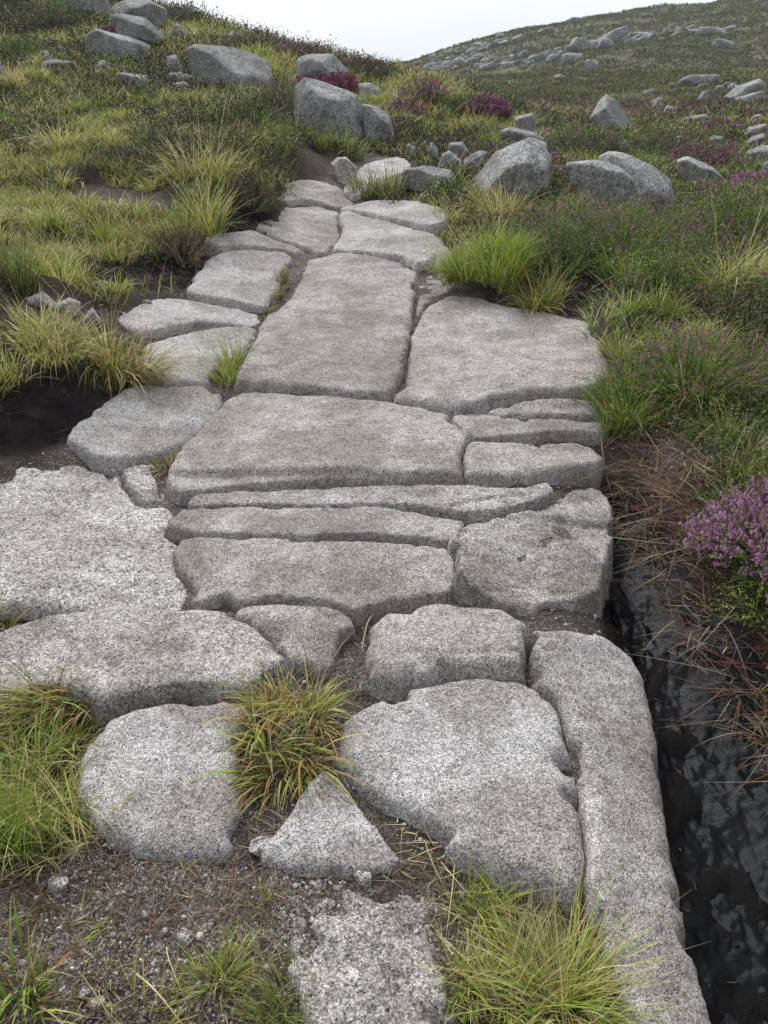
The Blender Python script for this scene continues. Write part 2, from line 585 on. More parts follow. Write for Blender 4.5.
peatface = t.mix(t.ramp(t.noise(16, 6, .7), [(.4, 0.), (.7, 1.)]), (.009, .008, .010), (.035, .027, .025))
col = t.mix(t.attr("peat"), col, peatface)
t.l(col, t.b.inputs["Base Color"])
rr = t.mix(t.attr("wet"), .9, t.ramp(t.noise(40, 4, .7), [(.35, .32), (.7, .75)]))
t.l(rr, t.b.inputs["Roughness"])
t.l(t.mix(t.math("MAXIMUM", t.attr("wet"), t.attr("peat")), .3, .10), t.b.inputs["Specular IOR Level"])
b = t.bump(t.noise(28, 7, .7), .7, .02)
t.bump(t.noise(160, 4, .7), .6, .005, b)
M_GROUND = t.m

nr, nc = GX.shape
V = np.column_stack([GX.ravel(), GY.ravel(), GZ.ravel()])
j, i = np.meshgrid(np.arange(nr - 1), np.arange(nc - 1), indexing='ij')
a0 = (j * nc + i).ravel()
Q = np.column_stack([a0, a0 + nc, a0 + nc + 1, a0 + 1])
FAR = smooth(14, 40, R)
gr = mesh_np("ground", V, Q, M_GROUND, attrs=dict(veg=VEG, gravel=GRAVM, red=REDM, wet=WETM, peat=PEATM, far=FAR))
tag(gr, "peaty moorland ground climbing to the heather covered far hill", None, None, 'structure')

# ------------------------------------------------------------------ the stream over black rock
t = NT("peat_water")
t.l(t.mix(t.ramp(t.noise(6, 5, .6), [(.40, 0.), (.72, 1.)]), (.002, .002, .003), (.010, .009, .009)), t.b.inputs["Base Color"])
t.l(t.ramp(t.noise(14, 5, .7), [(.35, .05), (.7, .24)]), t.b.inputs["Roughness"])
t.b.inputs["IOR"].default_value = 1.33
t.b.inputs["Specular IOR Level"].default_value = .38
t.b.inputs["Specular Tint"].default_value = (.82, .9, 1.0, 1)
t.bump(t.noise(110, 5, .7), .5, .006)
M_WATER = t.m


def sheet(name, poly, zfun, cell, mat):
    lo = poly.min(0) - .03; hi = poly.max(0) + .03
    xs = np.arange(lo[0], hi[0], cell); ys = np.arange(lo[1], hi[1], cell)
    X, Y = np.meshgrid(xs, ys)
    P = np.column_stack([X.ravel(), Y.ravel()])
    s = sdf(P, poly) + .02 * fbm(P, 14, 3)
    ok = (s > -.005).reshape(X.shape)
    idx = np.arange(X.size).reshape(X.shape)
    m = ok[:-1, :-1] & ok[1:, :-1] & ok[:-1, 1:] & ok[1:, 1:]
    Qs = np.column_stack([idx[:-1, :-1][m], idx[:-1, 1:][m], idx[1:, 1:][m], idx[1:, :-1][m]])
    z = zfun(P)
    used, inv = np.unique(Qs, return_inverse=True)
    return mesh_np(name, np.column_stack([P, z])[used], inv.reshape(Qs.shape), mat)


WPOLY = hitpoly([(600, 590), (618, 520), (640, 530), (678, 570), (715, 625), (750, 680), (800, 730), (870, 790), (870, 1070), (690, 1070),
                 (660, 960), (640, 850), (630, 740), (620, 665), (604, 628)], -.1, Z=GZ0)


def wz(P):
    S = P * np.array([1.0, .55])
    rip = fbm(P * np.array([1, .6]), 30, 5, .65, 1) * .016 + fbm(P, 110, 3, .6, 2) * .004
    return _grid(GZ0, P[:, 0], P[:, 1]) - .020 + fbm(P, 6, 4, .6, seed=74) * .022 + rip


st = sheet("stream", WPOLY, wz, .006, M_WATER)
tag(st, "black peaty stream trickling beside the slab path", None, None, 'structure')
PP = hitpoly([(524, 650), (538, 652), (560, 668), (572, 690), (540, 684), (522, 680)], 0, Z=GZ0)
pw = sheet("water", PP, lambda P: ground(P[:, 0], P[:, 1]) * 0 + .2 * P[:, 1] + .034 + fbm(P, 40, 3) * .004, .006, M_WATER)
tag(pw, "small trickle of clear water between two slabs", None, None, 'structure')

# ------------------------------------------------------------------ granite slabs of the path
SLABS, SPEC = [], []


def slab(label, poly, mat, H=.05, r=.045, flat=.03, feats=(), amp=1.0, jag=1.0, front=.25, depth=.2, tilt=0.0, grow=17.0):
    poly = np.asarray(poly, float)
    t_ = (poly[:, 1] - poly[:, 1].min()) / np.ptp(poly[:, 1])
    W2 = hitpoly(poly, H * (1 - t_) + H * front * t_, Z=GZ0)
    SPEC.append((label, chaikin(W2, 1), mat, H, r, flat, feats, amp, jag, depth, tilt, grow))


# joints between the slabs that stay open (turf, soil or running water in them)
JOINTS = [hitpoly(q, .02, Z=GZ0) for q in (
    [(300, 254), (310, 256), (292, 296), (276, 318), (262, 322), (276, 290)],
    [(212, 378), (238, 344), (250, 340), (252, 356), (236, 388), (214, 396), (208, 392)],
    [(158, 462), (184, 454), (168, 490), (159, 500)],
    [(422, 266), (436, 264), (436, 276), (424, 294), (414, 330), (406, 384), (403, 384), (409, 330)],
    [(240, 710), (300, 670), (345, 690), (340, 760), (310, 770), (284, 822), (252, 850), (244, 790)],
    [(344, 645), (364, 630), (362, 690), (330, 690)],
    [(345, 775), (400, 812), (452, 846), (430, 880), (404, 868), (362, 812)],
    [(525, 650), (540, 656), (570, 690), (560, 700), (522, 682)],
    [(60, 864), (170, 866), (330, 888), (330, 878), (270, 868), (60, 850)],
    [(455, 866), (500, 890), (560, 905), (600, 930), (600, 1040), (462, 1040)])]


def build_slab(i_, label, W2, mat, H, r, flat, feats, amp, jag, depth, tilt, grow):
    r = r * .6; H = H * .8
    c = W2.mean(0)
    dist = math.hypot(c[0], c[1])
    cell = min(max(.0032 * dist, .006), .022)
    pad = grow * dist / F + .05
    lo = W2.min(0) - pad; hi = W2.max(0) + pad
    X, Y = np.meshgrid(np.arange(lo[0], hi[0], cell), np.arange(lo[1], hi[1], cell))
    P = np.column_stack([X.ravel(), Y.ravel()])
    sd = i_ * 3.7
    Pw = P + np.column_stack([fbm(P, 4, 3, seed=sd + 8), fbm(P, 4, 3, seed=sd + 9)]) * .014 * min(dist / 2.2, 1.5)
    own = sdf(Pw, W2)
    s = own + grow * dist / F
    gap = (.0010 * dist + .0012) * (1 + .7 * fbm(P, 3, 2, seed=60))
    for k_, o_ in enumerate(SPEC):
        if k_ == i_: continue
        q = o_[1]
        if (q.max(0) < lo).any() or (q.min(0) > hi).any(): continue
        s = np.minimum(s, (own - sdf(Pw, q)) * .5 - gap)
    for q in JOINTS:
        if (q.max(0) < lo).any() or (q.min(0) > hi).any(): continue
        s = np.minimum(s, np.maximum(own, -sdf(Pw, q) - .002))
    chip = np.maximum(fbm(P, 9, 3, .6, seed=sd + 12) - .28, 0) * .07            # broken corners and edge chips
    s = s - chip + jag * (.006 * fbm(P, 14, 3, seed=sd) + .004 * fbm(P, 45, 3, .6, seed=sd + 1))
    G0 = _grid(GZ0, W2[:, 0], W2[:, 1])
    M = np.column_stack([W2 - c, np.ones(len(W2))])
    k = np.linalg.lstsq(M, G0, rcond=None)[0]
    k[0] += tilt; k[1] -= flat
    top = (P - c) @ k[:2] + k[2] + H
    top = top + amp * (.013 * fbm(P, 3.5, 3, seed=sd + 2) + .006 * fbm(P * np.array([1, 1.8]), 11, 4, seed=sd + 3) + .0024 * fbm(P, 60, 3, .65, seed=sd + 4))
    for kind, line, a, w in feats:
        ln = hitpoly(line, H * .7, Z=GZ0)
        dl = line_dist(P, ln) + .006 * fbm(P, 20, 3, seed=sd + 6)
        if kind == 'groove':
            top = top - a * np.exp(-np.maximum(dl, 0) ** 2 / (w * w))
        else:                                              # step: ground towards the viewer drops by a
            yl = np.interp(P[:, 0], ln[:, 0], ln[:, 1])
            sg = yl - P[:, 1] + .008 * fbm(P, 16, 3, seed=sd + 7)
            ends = smooth(ln[:, 0].min() - .05, ln[:, 0].min() + .03, P[:, 0]) * (1 - smooth(ln[:, 0].max() - .03, ln[:, 0].max() + .05, P[:, 0]))
            top = top - a * smooth(0, w, sg) * ends + a * .35 * np.exp(-((sg + w) / (w * 2.2)) ** 2) * ends
    rv = r * np.clip(1 + 1.1 * fbm(P, 4, 3, seed=sd + 5), .35, 2.2)
    u = np.clip(s / rv, 0, 1)
    z = top - rv * .8 * (1 - np.sqrt(1 - (1 - u) ** 2))
    z = np.where(s < 0, z - np.minimum(-s * 7, depth), z)
    # crumbly side faces
    side = smooth(.01, -.02, s)
    z = z + side * .012 * fbm(np.column_stack([P, z]), 40, 3, seed=sd)
    ok = (s > -depth / 7 - .004).reshape(X.shape)
    idx = np.arange(X.size).reshape(X.shape)
    m = ok[:-1, :-1] & ok[1:, :-1] & ok[:-1, 1:] & ok[1:, 1:]
    Qs = np.column_stack([idx[:-1, :-1][m], idx[:-1, 1:][m], idx[1:, 1:][m], idx[1:, :-1][m]])
    used, inv = np.unique(Qs, return_inverse=True)
    o = mesh_np("granite_slab", np.column_stack([P, z])[used], inv.reshape(Qs.shape), mat, loc=(c[0], c[1], k[2]))
    tag(o, label, "rock slab", "granite slabs of the path", "thing")
    return o


slab("pale speckled granite slab at lower left, between two grass clumps",
     [(80, 750), (100, 720), (150, 702), (245, 697), (256, 706), (236, 735), (240, 790), (248, 820), (225, 862), (170, 866), (105, 836), (82, 800)], G_PALE, .06, .05, -.03, grow=3)
slab("small triangular granite slab pointing up below the central tuft",
     [(322, 764), (336, 772), (362, 815), (390, 848), (402, 872), (350, 884), (290, 876), (255, 858), (282, 828)], G_PALE, .054, .035, -.03, grow=3)
slab("crumbling gravelly flat bedrock at the bottom edge of the path",
     [(288, 930), (300, 896), (352, 876), (404, 880), (432, 900), (436, 948), (462, 1080), (340, 1080), (318, 1010), (296, 980)], G_RUB, .031, .06, 0, amp=2.4, jag=11, grow=6)
slab("large smooth pale slab, biggest in front, with a pointed lower end",
     [(343, 750), (350, 718), (385, 697), (440, 682), (500, 676), (548, 684), (566, 712), (576, 780), (584, 850), (578, 885), (545, 900), (500, 880), (452, 842), (400, 812), (352, 775)], G_PALE, .075, .055, .03)
slab("long narrow kerb-like slab lying along the black stream",
     [(532, 632), (565, 616), (605, 622), (636, 652), (650, 710), (664, 830), (684, 960), (712, 1080), (650, 1080), (612, 960), (592, 860), (580, 775), (566, 705), (535, 655)],
     G_GREY, .095, .06, .0, depth=.32, tilt=-.05, grow=6)
slab("rounded cushion-shaped block with a cracked front face, mid path",
     [(364, 665), (370, 630), (395, 608), (440, 602), (490, 607), (518, 628), (527, 655), (520, 678), (450, 680), (385, 692), (366, 684)], G_GREY, .10, .06, .06,
     [('groove', [(400, 660), (450, 664), (515, 660)], .006, .008)], front=.05)
slab("wide dark-mottled slab on the left edge with a domed right end",
     [(-50, 650), (0, 640), (60, 618), (130, 607), (215, 604), (252, 618), (282, 650), (286, 668), (252, 694), (180, 700), (105, 712), (60, 700), (-50, 705)], G_DARK, .085, .06, .06, front=.05)
slab("small sloping slab tucked behind the central grass tuft",
     [(238, 608), (310, 602), (340, 618), (346, 640), (322, 668), (298, 676), (282, 650), (262, 622)], G_BROWN, .06, .04, .03)
slab("broad whitish weathered bedrock at the left edge of the path",
     [(-50, 488), (30, 468), (75, 452), (100, 474), (128, 478), (152, 500), (166, 530), (178, 575), (196, 602), (90, 612), (0, 604), (-50, 604)], G_CRUMB, .04, .045, .03,
     [('groove', [(106, 468), (112, 492), (124, 512)], .02, .012)], amp=1.7, jag=1.8, grow=18)
slab("small pale slab corner below the straw tuft in the left joint",
     [(112, 476), (146, 464), (156, 480), (153, 512), (128, 512), (118, 494)], G_CRUMB, .06, .02, .02, jag=1.6, grow=18)
slab("thin ledge band across the path above the widest grey slab",
     [(168, 524), (190, 508), (300, 507), (400, 514), (456, 528), (458, 546), (400, 544), (330, 540), (200, 534), (166, 534)], G_BROWN, .07, .018, .02, front=.3)
slab("wide grey slab spanning the path with a worn rounded front",
     [(166, 536), (260, 535), (340, 541), (455, 548), (458, 580), (430, 596), (395, 604), (352, 620), (328, 606), (260, 602), (200, 600), (176, 572)], G_BROWN, .07, .022, .03,
     [('groove', [(175, 535), (185, 560), (200, 590)], .008, .03)], front=.05)
slab("rough stepped slab with a rusty stained foot beside the gully",
     [(456, 548), (470, 525), (530, 505), (560, 488), (590, 478), (606, 492), (604, 540), (596, 585), (588, 610), (535, 618), (490, 606), (458, 590)], G_DARK, .09, .028, .03,
     [('step', [(455, 520), (520, 508), (600, 530)], .014, .025)], amp=1.9, jag=1.8, front=.0, grow=8)
slab("low undercut ledge in front of the big tan-stained slab",
     [(186, 504), (240, 490), (320, 489), (460, 487), (525, 490), (556, 490), (530, 504), (470, 524), (400, 513), (300, 507)], G_DARK, .066, .018, .03,
     [('groove', [(450, 512), (490, 500), (530, 498)], .012, .01)], front=.0)
slab("big tan-stained slab filling the middle of the path",
     [(172, 492), (190, 455), (215, 415), (240, 388), (300, 386), (360, 394), (410, 404), (454, 424), (462, 450), (462, 484), (400, 487), (290, 489), (200, 498)], G_BROWN, .085, .05, .05,
     [('step', [(175, 478), (300, 476), (462, 480)], .018, .02)], front=.1)
slab("short pale block by the right edge, below two thin strips",
     [(464, 452), (475, 437), (520, 434), (590, 436), (600, 470), (560, 480), (520, 483), (476, 486), (464, 476)], G_GREY, .085, .04, .05, front=.1, grow=8)
slab("thin rusty strip of rock on top of the short pale block",
     [(464, 424), (485, 415), (530, 418), (592, 428), (592, 436), (520, 434), (468, 438)], G_BROWN, .06, .02, .02, jag=1.5)
slab("narrow dark strip of rock under the large right slab",
     [(498, 410), (540, 401), (590, 400), (588, 424), (545, 424), (505, 416)], G_DARK, .07, .02, .03, jag=1.5)
slab("bluish pentagon slab by the peat cutting on the left",
     [(88, 455), (100, 420), (118, 402), (155, 388), (204, 386), (209, 402), (185, 436), (150, 452), (100, 472)], G_PALE, .055, .04, .03, grow=18)
slab("large tall flat slab in the upper middle of the path",
     [(238, 388), (252, 356), (272, 325), (289, 300), (298, 280), (308, 258), (345, 249), (398, 256), (420, 276), (413, 320), (406, 370), (396, 402), (330, 392)], G_BROWN, .06, .035, .02,
     [('groove', [(250, 345), (330, 350), (410, 350)], .006, .05)], grow=9)
slab("large four-sided grey slab on the upper right with a wet crack at left",
     [(402, 385), (412, 330), (424, 298), (445, 290), (470, 292), (492, 308), (535, 316), (578, 322), (593, 338), (591, 392), (545, 401), (500, 409), (450, 416), (404, 404)], G_GREY, .075, .05, .04,
     [('groove', [(415, 340), (500, 350), (590, 345)], .006, .04)])
slab("stepped pale slab beside the orange grass clump on the left",
     [(153, 362), (160, 340), (190, 331), (240, 322), (252, 334), (236, 356), (214, 372), (204, 386), (156, 388)], G_PALE, .05, .04, .02, grow=18)
slab("thin pale slab under the peat overhang on the left",
     [(132, 312), (155, 303), (205, 303), (250, 310), (258, 320), (235, 326), (190, 332), (150, 334)], G_PALE, .05, .03, .02, grow=18)
slab("four-sided pale slab left of the mossy joint",
     [(190, 296), (200, 272), (220, 250), (255, 246), (289, 250), (285, 270), (272, 298), (266, 312), (240, 308), (200, 302)], G_PALE, .06, .035, .03, grow=4)
slab("narrow flat slab at the peat bank, upper left of path",
     [(220, 250), (240, 238), (268, 234), (296, 244), (300, 254), (262, 246), (240, 246)], G_GREY, .05, .02, .02, grow=18)
slab("rough slab at the head of the path, left half",
     [(272, 232), (284, 206), (310, 202), (338, 212), (344, 234), (330, 248), (300, 252), (280, 246)], G_GREY, .05, .03, .02, amp=1.6)
slab("pale water-worn slab curving round the path's upper bend",
     [(336, 212), (350, 208), (392, 222), (424, 242), (436, 262), (424, 272), (400, 258), (345, 248), (340, 232)], G_PALE, .07, .03, .0, amp=1.6)
slab("flat pale ledge below the dark grass bank at the path top",
     [(342, 208), (360, 202), (405, 202), (428, 214), (428, 232), (400, 222), (368, 212)], G_PALE, .075, .02, .03)
slab("uppermost narrow slab leading under the heather bank",
     [(282, 200), (290, 190), (318, 184), (340, 190), (352, 206), (338, 212), (310, 202)], G_GREY, .05, .025, .0, amp=1.6)
slab("pale stepped rock leading up between the boulders at the path head",
     [(346, 190), (354, 174), (376, 162), (402, 157), (410, 167), (384, 178), (364, 194), (352, 202)], G_CRUMB, .05, .03, .0, amp=2.0, jag=1.6, grow=4)
slab("narrow wet strip of rock in the channel between the upper slabs",
     [(420, 280), (432, 272), (442, 284), (424, 300), (414, 340), (408, 340), (414, 300)], G_DARK, .02, .02, .0)

for i_, sp_ in enumerate(SPEC):
    build_slab(i_, *sp_)
SLABS = [sp_[1] for sp_ in SPEC]

# ------------------------------------------------------------------ boulders
ICO = {}


def ico(n):
    if n not in ICO:
        bm = bmesh.new(); bmesh.ops.create_icosphere(bm, subdivisions=n, radius=1)
        bm.verts.ensure_lookup_table()
        ICO[n] = (np.array([v.co[:] for v in bm.verts]), np.array([[v.index for v in f.verts] for f in bm.faces]))
        bm.free()
    return ICO[n]


def hull2(p):
    p = sorted(map(tuple, p))
    def half(q):
        h = []
        for a in q:
            while len(h) > 1 and (h[-1][0] - h[-2][0]) * (a[1] - h[-2][1]) - (h[-1][1] - h[-2][1]) * (a[0] - h[-2][0]) <= 0: h.pop()
            h.append(a)
        return h
    return np.array(half(p)[:-1] + half(p[::-1])[:-1])


ROCKS = []     # centre x, y, radius of what the plants keep clear of


def rock_shape(planes, sub, p, rough, seed, size):
    D, Fc = ico(sub)
    N = np.array([q[:3] for q in planes]); h = np.array([q[3] for q in planes])
    N = N / np.linalg.norm(N, axis=1)[:, None]
    s = np.maximum(D @ N.T, 0) / h
    rr_ = (s ** p).sum(1) ** (-1 / p)
    V = D * rr_[:, None] * 1.07
    nn = V / size
    V = V * (1 + rough * fbm(nn, 1.6, 3, seed=seed) + rough * .45 * fbm(nn, 5, 4, .55, seed=seed + 1))[:, None]
    return V, Fc


def boulder(label, sil, mat, depth=.7, ext=.25, sub=5, p=44, rough=.05, cat="boulder", group="boulders on the heather hillside", name="boulder", dY=0.0, base=None, facet=.6):
    """a boulder whose outline, seen from the path, follows the given points; its depth is real"""
    sil = hull2(sil)
    cx, cy = (sil.max(0) + sil.min(0)) / 2
    wpx, hpx = np.ptp(sil, axis=0)
    bx, by_ = (cx, sil[:, 1].max()) if base is None else base
    Yb = float(hit(bx, by_)[1][0]) + dY
    scale0 = Yb / F * 1.0
    Yc = Yb + .3 * depth * min(wpx, hpx * 2) * scale0 * .5
    dx, dz = rays(cx, cy)
    C = np.array([float(dx) * Yc, Yc, EYE + float(dz) * Yc])
    v = C - np.array([0, 0, EYE])
    opt = v[1] * CP - v[2] * SP                       # distance along the optical axis
    s = opt / F
    fw = v / np.linalg.norm(v)
    rt = np.cross(fw, [0, 0, 1.0]); rt /= np.linalg.norm(rt)
    up = np.cross(rt, fw)
    q = np.column_stack([(sil[:, 0] - cx) * s, (cy - sil[:, 1]) * s])
    hh = hpx * s
    low = q[:, 1] < 0
    q[low, 1] -= ext * hh
    rs = np.random.default_rng(len(ROCKS) * 13 + 5)
    planes = []
    m = len(q)
    for k in range(m):
        a, b_ = q[k], q[(k + 1) % m]
        e = b_ - a
        if np.hypot(*e) < 1e-6: continue
        nrm = np.array([e[1], -e[0]]); nrm /= np.linalg.norm(nrm)
        hgt = nrm @ a
        if hgt < 0: nrm, hgt = -nrm, -hgt
        hgt = max(hgt, .02 * hh)
        for sgn in (-1, 1):
            tl = rs.uniform(.08, .32) * (2.2 if nrm[1] > .5 and sgn < 0 else 1)
            n3 = rt * nrm[0] + up * nrm[1] + fw * tl * sgn
            ln_ = np.linalg.norm(n3)
            planes.append((*(n3 / ln_), hgt / ln_))
    T = depth * math.sqrt(wpx * s * hh) * .6
    for sgn in (-1, 1):
        for _ in range(3):
            n3 = fw * sgn + rt * rs.uniform(-facet, facet) + up * rs.uniform(-facet * .4, facet) * 1.0
            n3 /= np.linalg.norm(n3)
            planes.append((*n3, T * rs.uniform(.8, 1.1)))
    planes.append((0, 0, -1, hh * (.5 + ext)))
    V, Fc = rock_shape(planes, sub, p, rough, len(ROCKS) * 2.3, max(wpx * s, hh) * .5)
    o = mesh_np(name, V + C, Fc, mat, loc=C)
    tag(o, label, cat, group)
    ROCKS.append((C[0], C[1], .5 * wpx * s, T))
    return o


B = boulder
B("rounded pale boulder on the skyline, topmost of the left hill", [(115, 8), (125, 3), (147, 1), (165, 9), (165, 22), (115, 14)], G_BOULD)
B("grey boulder cut off by the top edge of the photo", [(66, -8), (85, -12), (104, -6), (110, 8), (95, 10), (72, 6)], G_BOULD)
B("blue-grey angular slab boulder just below the skyline boulder", [(113, 18), (125, 16.5), (146, 19), (164, 31), (150, 37), (120, 33)], G_BOULD, dY=-1.0)
B("broad flat-topped boulder with a purple heather cushion behind it", [(86, 52), (91, 37), (100, 32), (130, 38), (148, 44), (152, 56), (125, 57), (88, 58)], G_BOULD)
B("small round light stone under the broad flat-topped boulder", [(94, 68), (98, 63), (105, 61), (113, 68), (112, 74), (95, 73)], G_BOULD2, sub=4)
B("low flat stone right of the small round light stone", [(116, 75), (125, 74), (146, 76), (153, 86), (140, 88), (120, 83)], G_BOULD2, sub=4)
B("pale boulder cut off by the left edge of the photo", [(-14, 62), (0, 60), (8, 72), (6, 79), (-14, 82)], G_BOULD2, sub=4)
B("flat whitish stone in long grass on the upper left", [(43, 62), (55, 60), (75, 62), (75, 68), (44, 67)], G_BOULD2, sub=4)
B("thin tilted stone leaning above the flat whitish stone", [(42, 53), (48, 51), (62, 60), (56, 63), (44, 58)], G_BOULD, sub=4)
B("small brownish stone peeping from grass at upper left", [(51, 49), (58, 46), (66, 49), (64, 55), (53, 55)], G_BOULD, sub=4)
B("small dark dome-shaped stone left of the long whaleback boulder", [(166, 66), (168, 58), (176, 56), (183, 66), (181, 72), (168, 71)], G_BOULD, sub=4)
B("low grey stone half sunk in grass under the dome-shaped stone", [(168, 74), (180, 73), (195, 77), (192, 84), (170, 81)], G_BOULD, sub=4)
B("tiny whitish flat stone in front of the low grey stone", [(172, 84), (184, 82), (193, 86), (180, 91)], G_BOULD2, sub=4)
B("slanting grey stone in heather just under the skyline", [(172, 26), (180, 25), (193, 32), (191, 37), (174, 32)], G_BOULD, sub=4)
B("long whaleback boulder with a rounded right end", [(192, 53), (199, 49), (227, 50), (252, 56), (267, 64), (274, 75), (269, 85), (250, 88), (225, 80), (196, 72)], G_BOULD, sub=6, depth=.9)
B("small boulder on the skyline above the whaleback boulder", [(223, 36), (233, 32), (246, 37), (242, 43), (225, 42)], G_BOULD, sub=4)
B("pointed grey boulder standing behind the big square block", [(296, 80), (300, 62), (311, 58), (333, 58), (346, 70), (357, 86), (345, 94), (298, 92)], G_BOULD, dY=.3)
B("big square-shouldered granite block at the top left of the path", [(296, 116), (298, 91), (307, 83), (330, 87), (355, 97), (361, 107), (368, 131), (350, 136), (318, 133), (298, 122)], G_BOULD, sub=6, depth=.9)
B("rounded block leaning against the big square block", [(362, 107), (377, 109), (389, 117), (396, 131), (393, 142), (366, 136)], G_BOULD)
B("small grey boulder behind the leaning round block", [(358, 85), (370, 84), (380, 89), (383, 99), (366, 100)], G_BOULD, sub=4)
B("little stone at the foot of the big square block", [(309, 126), (316, 123), (324, 129), (322, 135), (311, 134)], G_BOULD2, sub=4)
B("large wedge-shaped boulder at the right of the path head", [(462, 183), (473, 169), (491, 156), (512, 146), (528, 140), (541, 146), (549, 162), (547, 177), (530, 191), (509, 190), (478, 188)], G_BOULD, sub=6, depth=.9)
B("flat grey slab-like boulder left of the wedge boulder", [(404, 171), (426, 167), (449, 171), (460, 178), (455, 187), (426, 188), (406, 181)], G_BOULD)
B("dark rounded cobble between flat boulder and white block", [(438, 165), (442, 155), (449, 152), (460, 159), (463, 169), (447, 171)], G_BOULD, sub=4)
B("whitish angular block touching the wedge boulder", [(463, 168), (465, 159), (478, 152), (487, 153), (482, 162), (469, 169)], G_BOULD2, sub=4)
B("upright dark stone at the left of the cobble pile", [(426, 150), (431, 143), (438, 149), (441, 160), (429, 159)], G_BOULD, sub=4)
B("grey square stone topmost in the cobble pile", [(446, 153), (449, 144), (462, 143), (468, 151), (463, 159), (450, 157)], G_BOULD, sub=4)
B("small light stone in grass left of the cobble pile", [(404, 152), (408, 144), (415, 147), (418, 153), (410, 156)], G_BOULD2, sub=4)
B("long pale flat slab lying just behind the wedge boulder", [(500, 131), (512, 128), (535, 133), (551, 138), (530, 143), (506, 140)], G_BOULD2, sub=4)
B("upright square stone beside the dark peat hollow", [(514, 118), (532, 114), (535, 122), (534, 133), (518, 132)], G_BOULD2, sub=4, ext=.1)
B("tall triangular boulder standing on the right slope", [(586, 124), (595, 112), (599, 102), (605, 97), (614, 102), (633, 115), (640, 126), (614, 128)], G_BOULD2, sub=6)
B("large arched boulder in heather on the right bank", [(600, 160), (608, 156), (622, 157), (649, 167), (668, 180), (678, 194), (680, 206), (660, 210), (620, 206), (602, 190)], G_BOULD2, sub=6, depth=.8)
B("lower layered half of the arched boulder, split off at left", [(567, 166), (592, 162), (618, 168), (634, 180), (641, 200), (620, 206), (590, 200), (572, 184)], G_BOULD2, depth=.6, dY=-.1)
B("sloping pale boulder beyond the arched boulder", [(676, 161), (687, 158), (712, 168), (733, 179), (730, 188), (706, 187), (686, 178)], G_BOULD2)
B("small white pointed stone above the arched boulder", [(617, 143), (625, 141), (632, 149), (632, 157), (622, 154)], G_BOULD2, sub=4)
B("tiny white stone on the right slope", [(676, 137), (683, 136), (685, 142), (678, 144)], G_BOULD2, sub=3)
B("long low stone lying in grass on the right slope", [(683, 119), (692, 116), (704, 115), (708, 118), (704, 123), (686, 124)], G_BOULD, sub=4)
B("leaning stone slab above the long low stone", [(694, 101), (701, 93), (708, 91), (710, 98), (706, 103)], G_BOULD, sub=4)
B("upper long slab of the stacked pair on the right slope", [(722, 95), (736, 87), (755, 81), (761, 84), (751, 92), (733, 98), (724, 102)], G_BOULD2, sub=4)
B("lower slab of the stacked pair on the right slope", [(736, 98), (750, 94), (761, 92), (763, 98), (755, 103), (738, 105)], G_BOULD, sub=4, dY=-.5)
B("grey split stone in the left part of the slope's yellow grass", [(649, 107), (656, 99), (662, 99), (661, 107), (653, 111)], G_BOULD2, sub=4)
B("brownish stone right next to the grey split stone", [(661, 112), (666, 106), (673, 108), (672, 115), (663, 116)], G_BOULD, sub=4)
B("small pale stone in front of the layered slab pile", [(704, 143), (712, 136), (721, 137), (722, 142), (712, 146)], G_BOULD2, sub=4)
B("uppermost long slab of the layered pile at the right edge", [(734, 135), (747, 128), (763, 124), (765, 129), (755, 136), (739, 139)], G_BOULD2, sub=4)
B("middle slab of the layered pile at the right edge", [(738, 146), (750, 138), (760, 134), (764, 138), (752, 149)], G_BOULD2, sub=4)
B("bottom slab of the layered pile, cut by the right edge", [(746, 153), (758, 147), (778, 145), (778, 160), (755, 162)], G_BOULD, sub=4)
B("knob of rock on top of the layered slab pile", [(750, 121), (753, 116), (759, 115), (763, 121), (760, 126), (752, 127)], G_BOULD, sub=4, dY=.3)
B("white stone at the right edge among purple heather", [(763, 165), (768, 161), (780, 163), (780, 181), (766, 180)], G_BOULD2, sub=4)
B("white stone half hidden in bushes at the far right", [(763, 266), (768, 262), (780, 264), (780, 282), (765, 280)], G_BOULD2, sub=4)
B("pale chunk of rock where the path dips under the heather", [(331, 164), (338, 159), (347, 159), (357, 169), (352, 181), (336, 175)], G_CRUMB, sub=5, ext=.4)
B("low pale stone in bare soil behind the left straw clump", [(58, 303), (70, 298), (80, 303), (76, 312), (60, 312)], G_CRUMB, sub=4, ext=.4, depth=.8)
B("small pale stone in bare soil above the orange grass clump", [(79, 315), (93, 308), (100, 316), (92, 321), (80, 320)], G_CRUMB, sub=4, ext=.4, depth=.8)
B("grey stone at the left edge behind the straw clump", [(28, 297), (44, 292), (56, 300), (50, 306), (30, 306)], G_CRUMB, sub=4, ext=.4, depth=.8)

# the outcrop on the far hill and loose rocks below it
rs = np.random.default_rng(3)


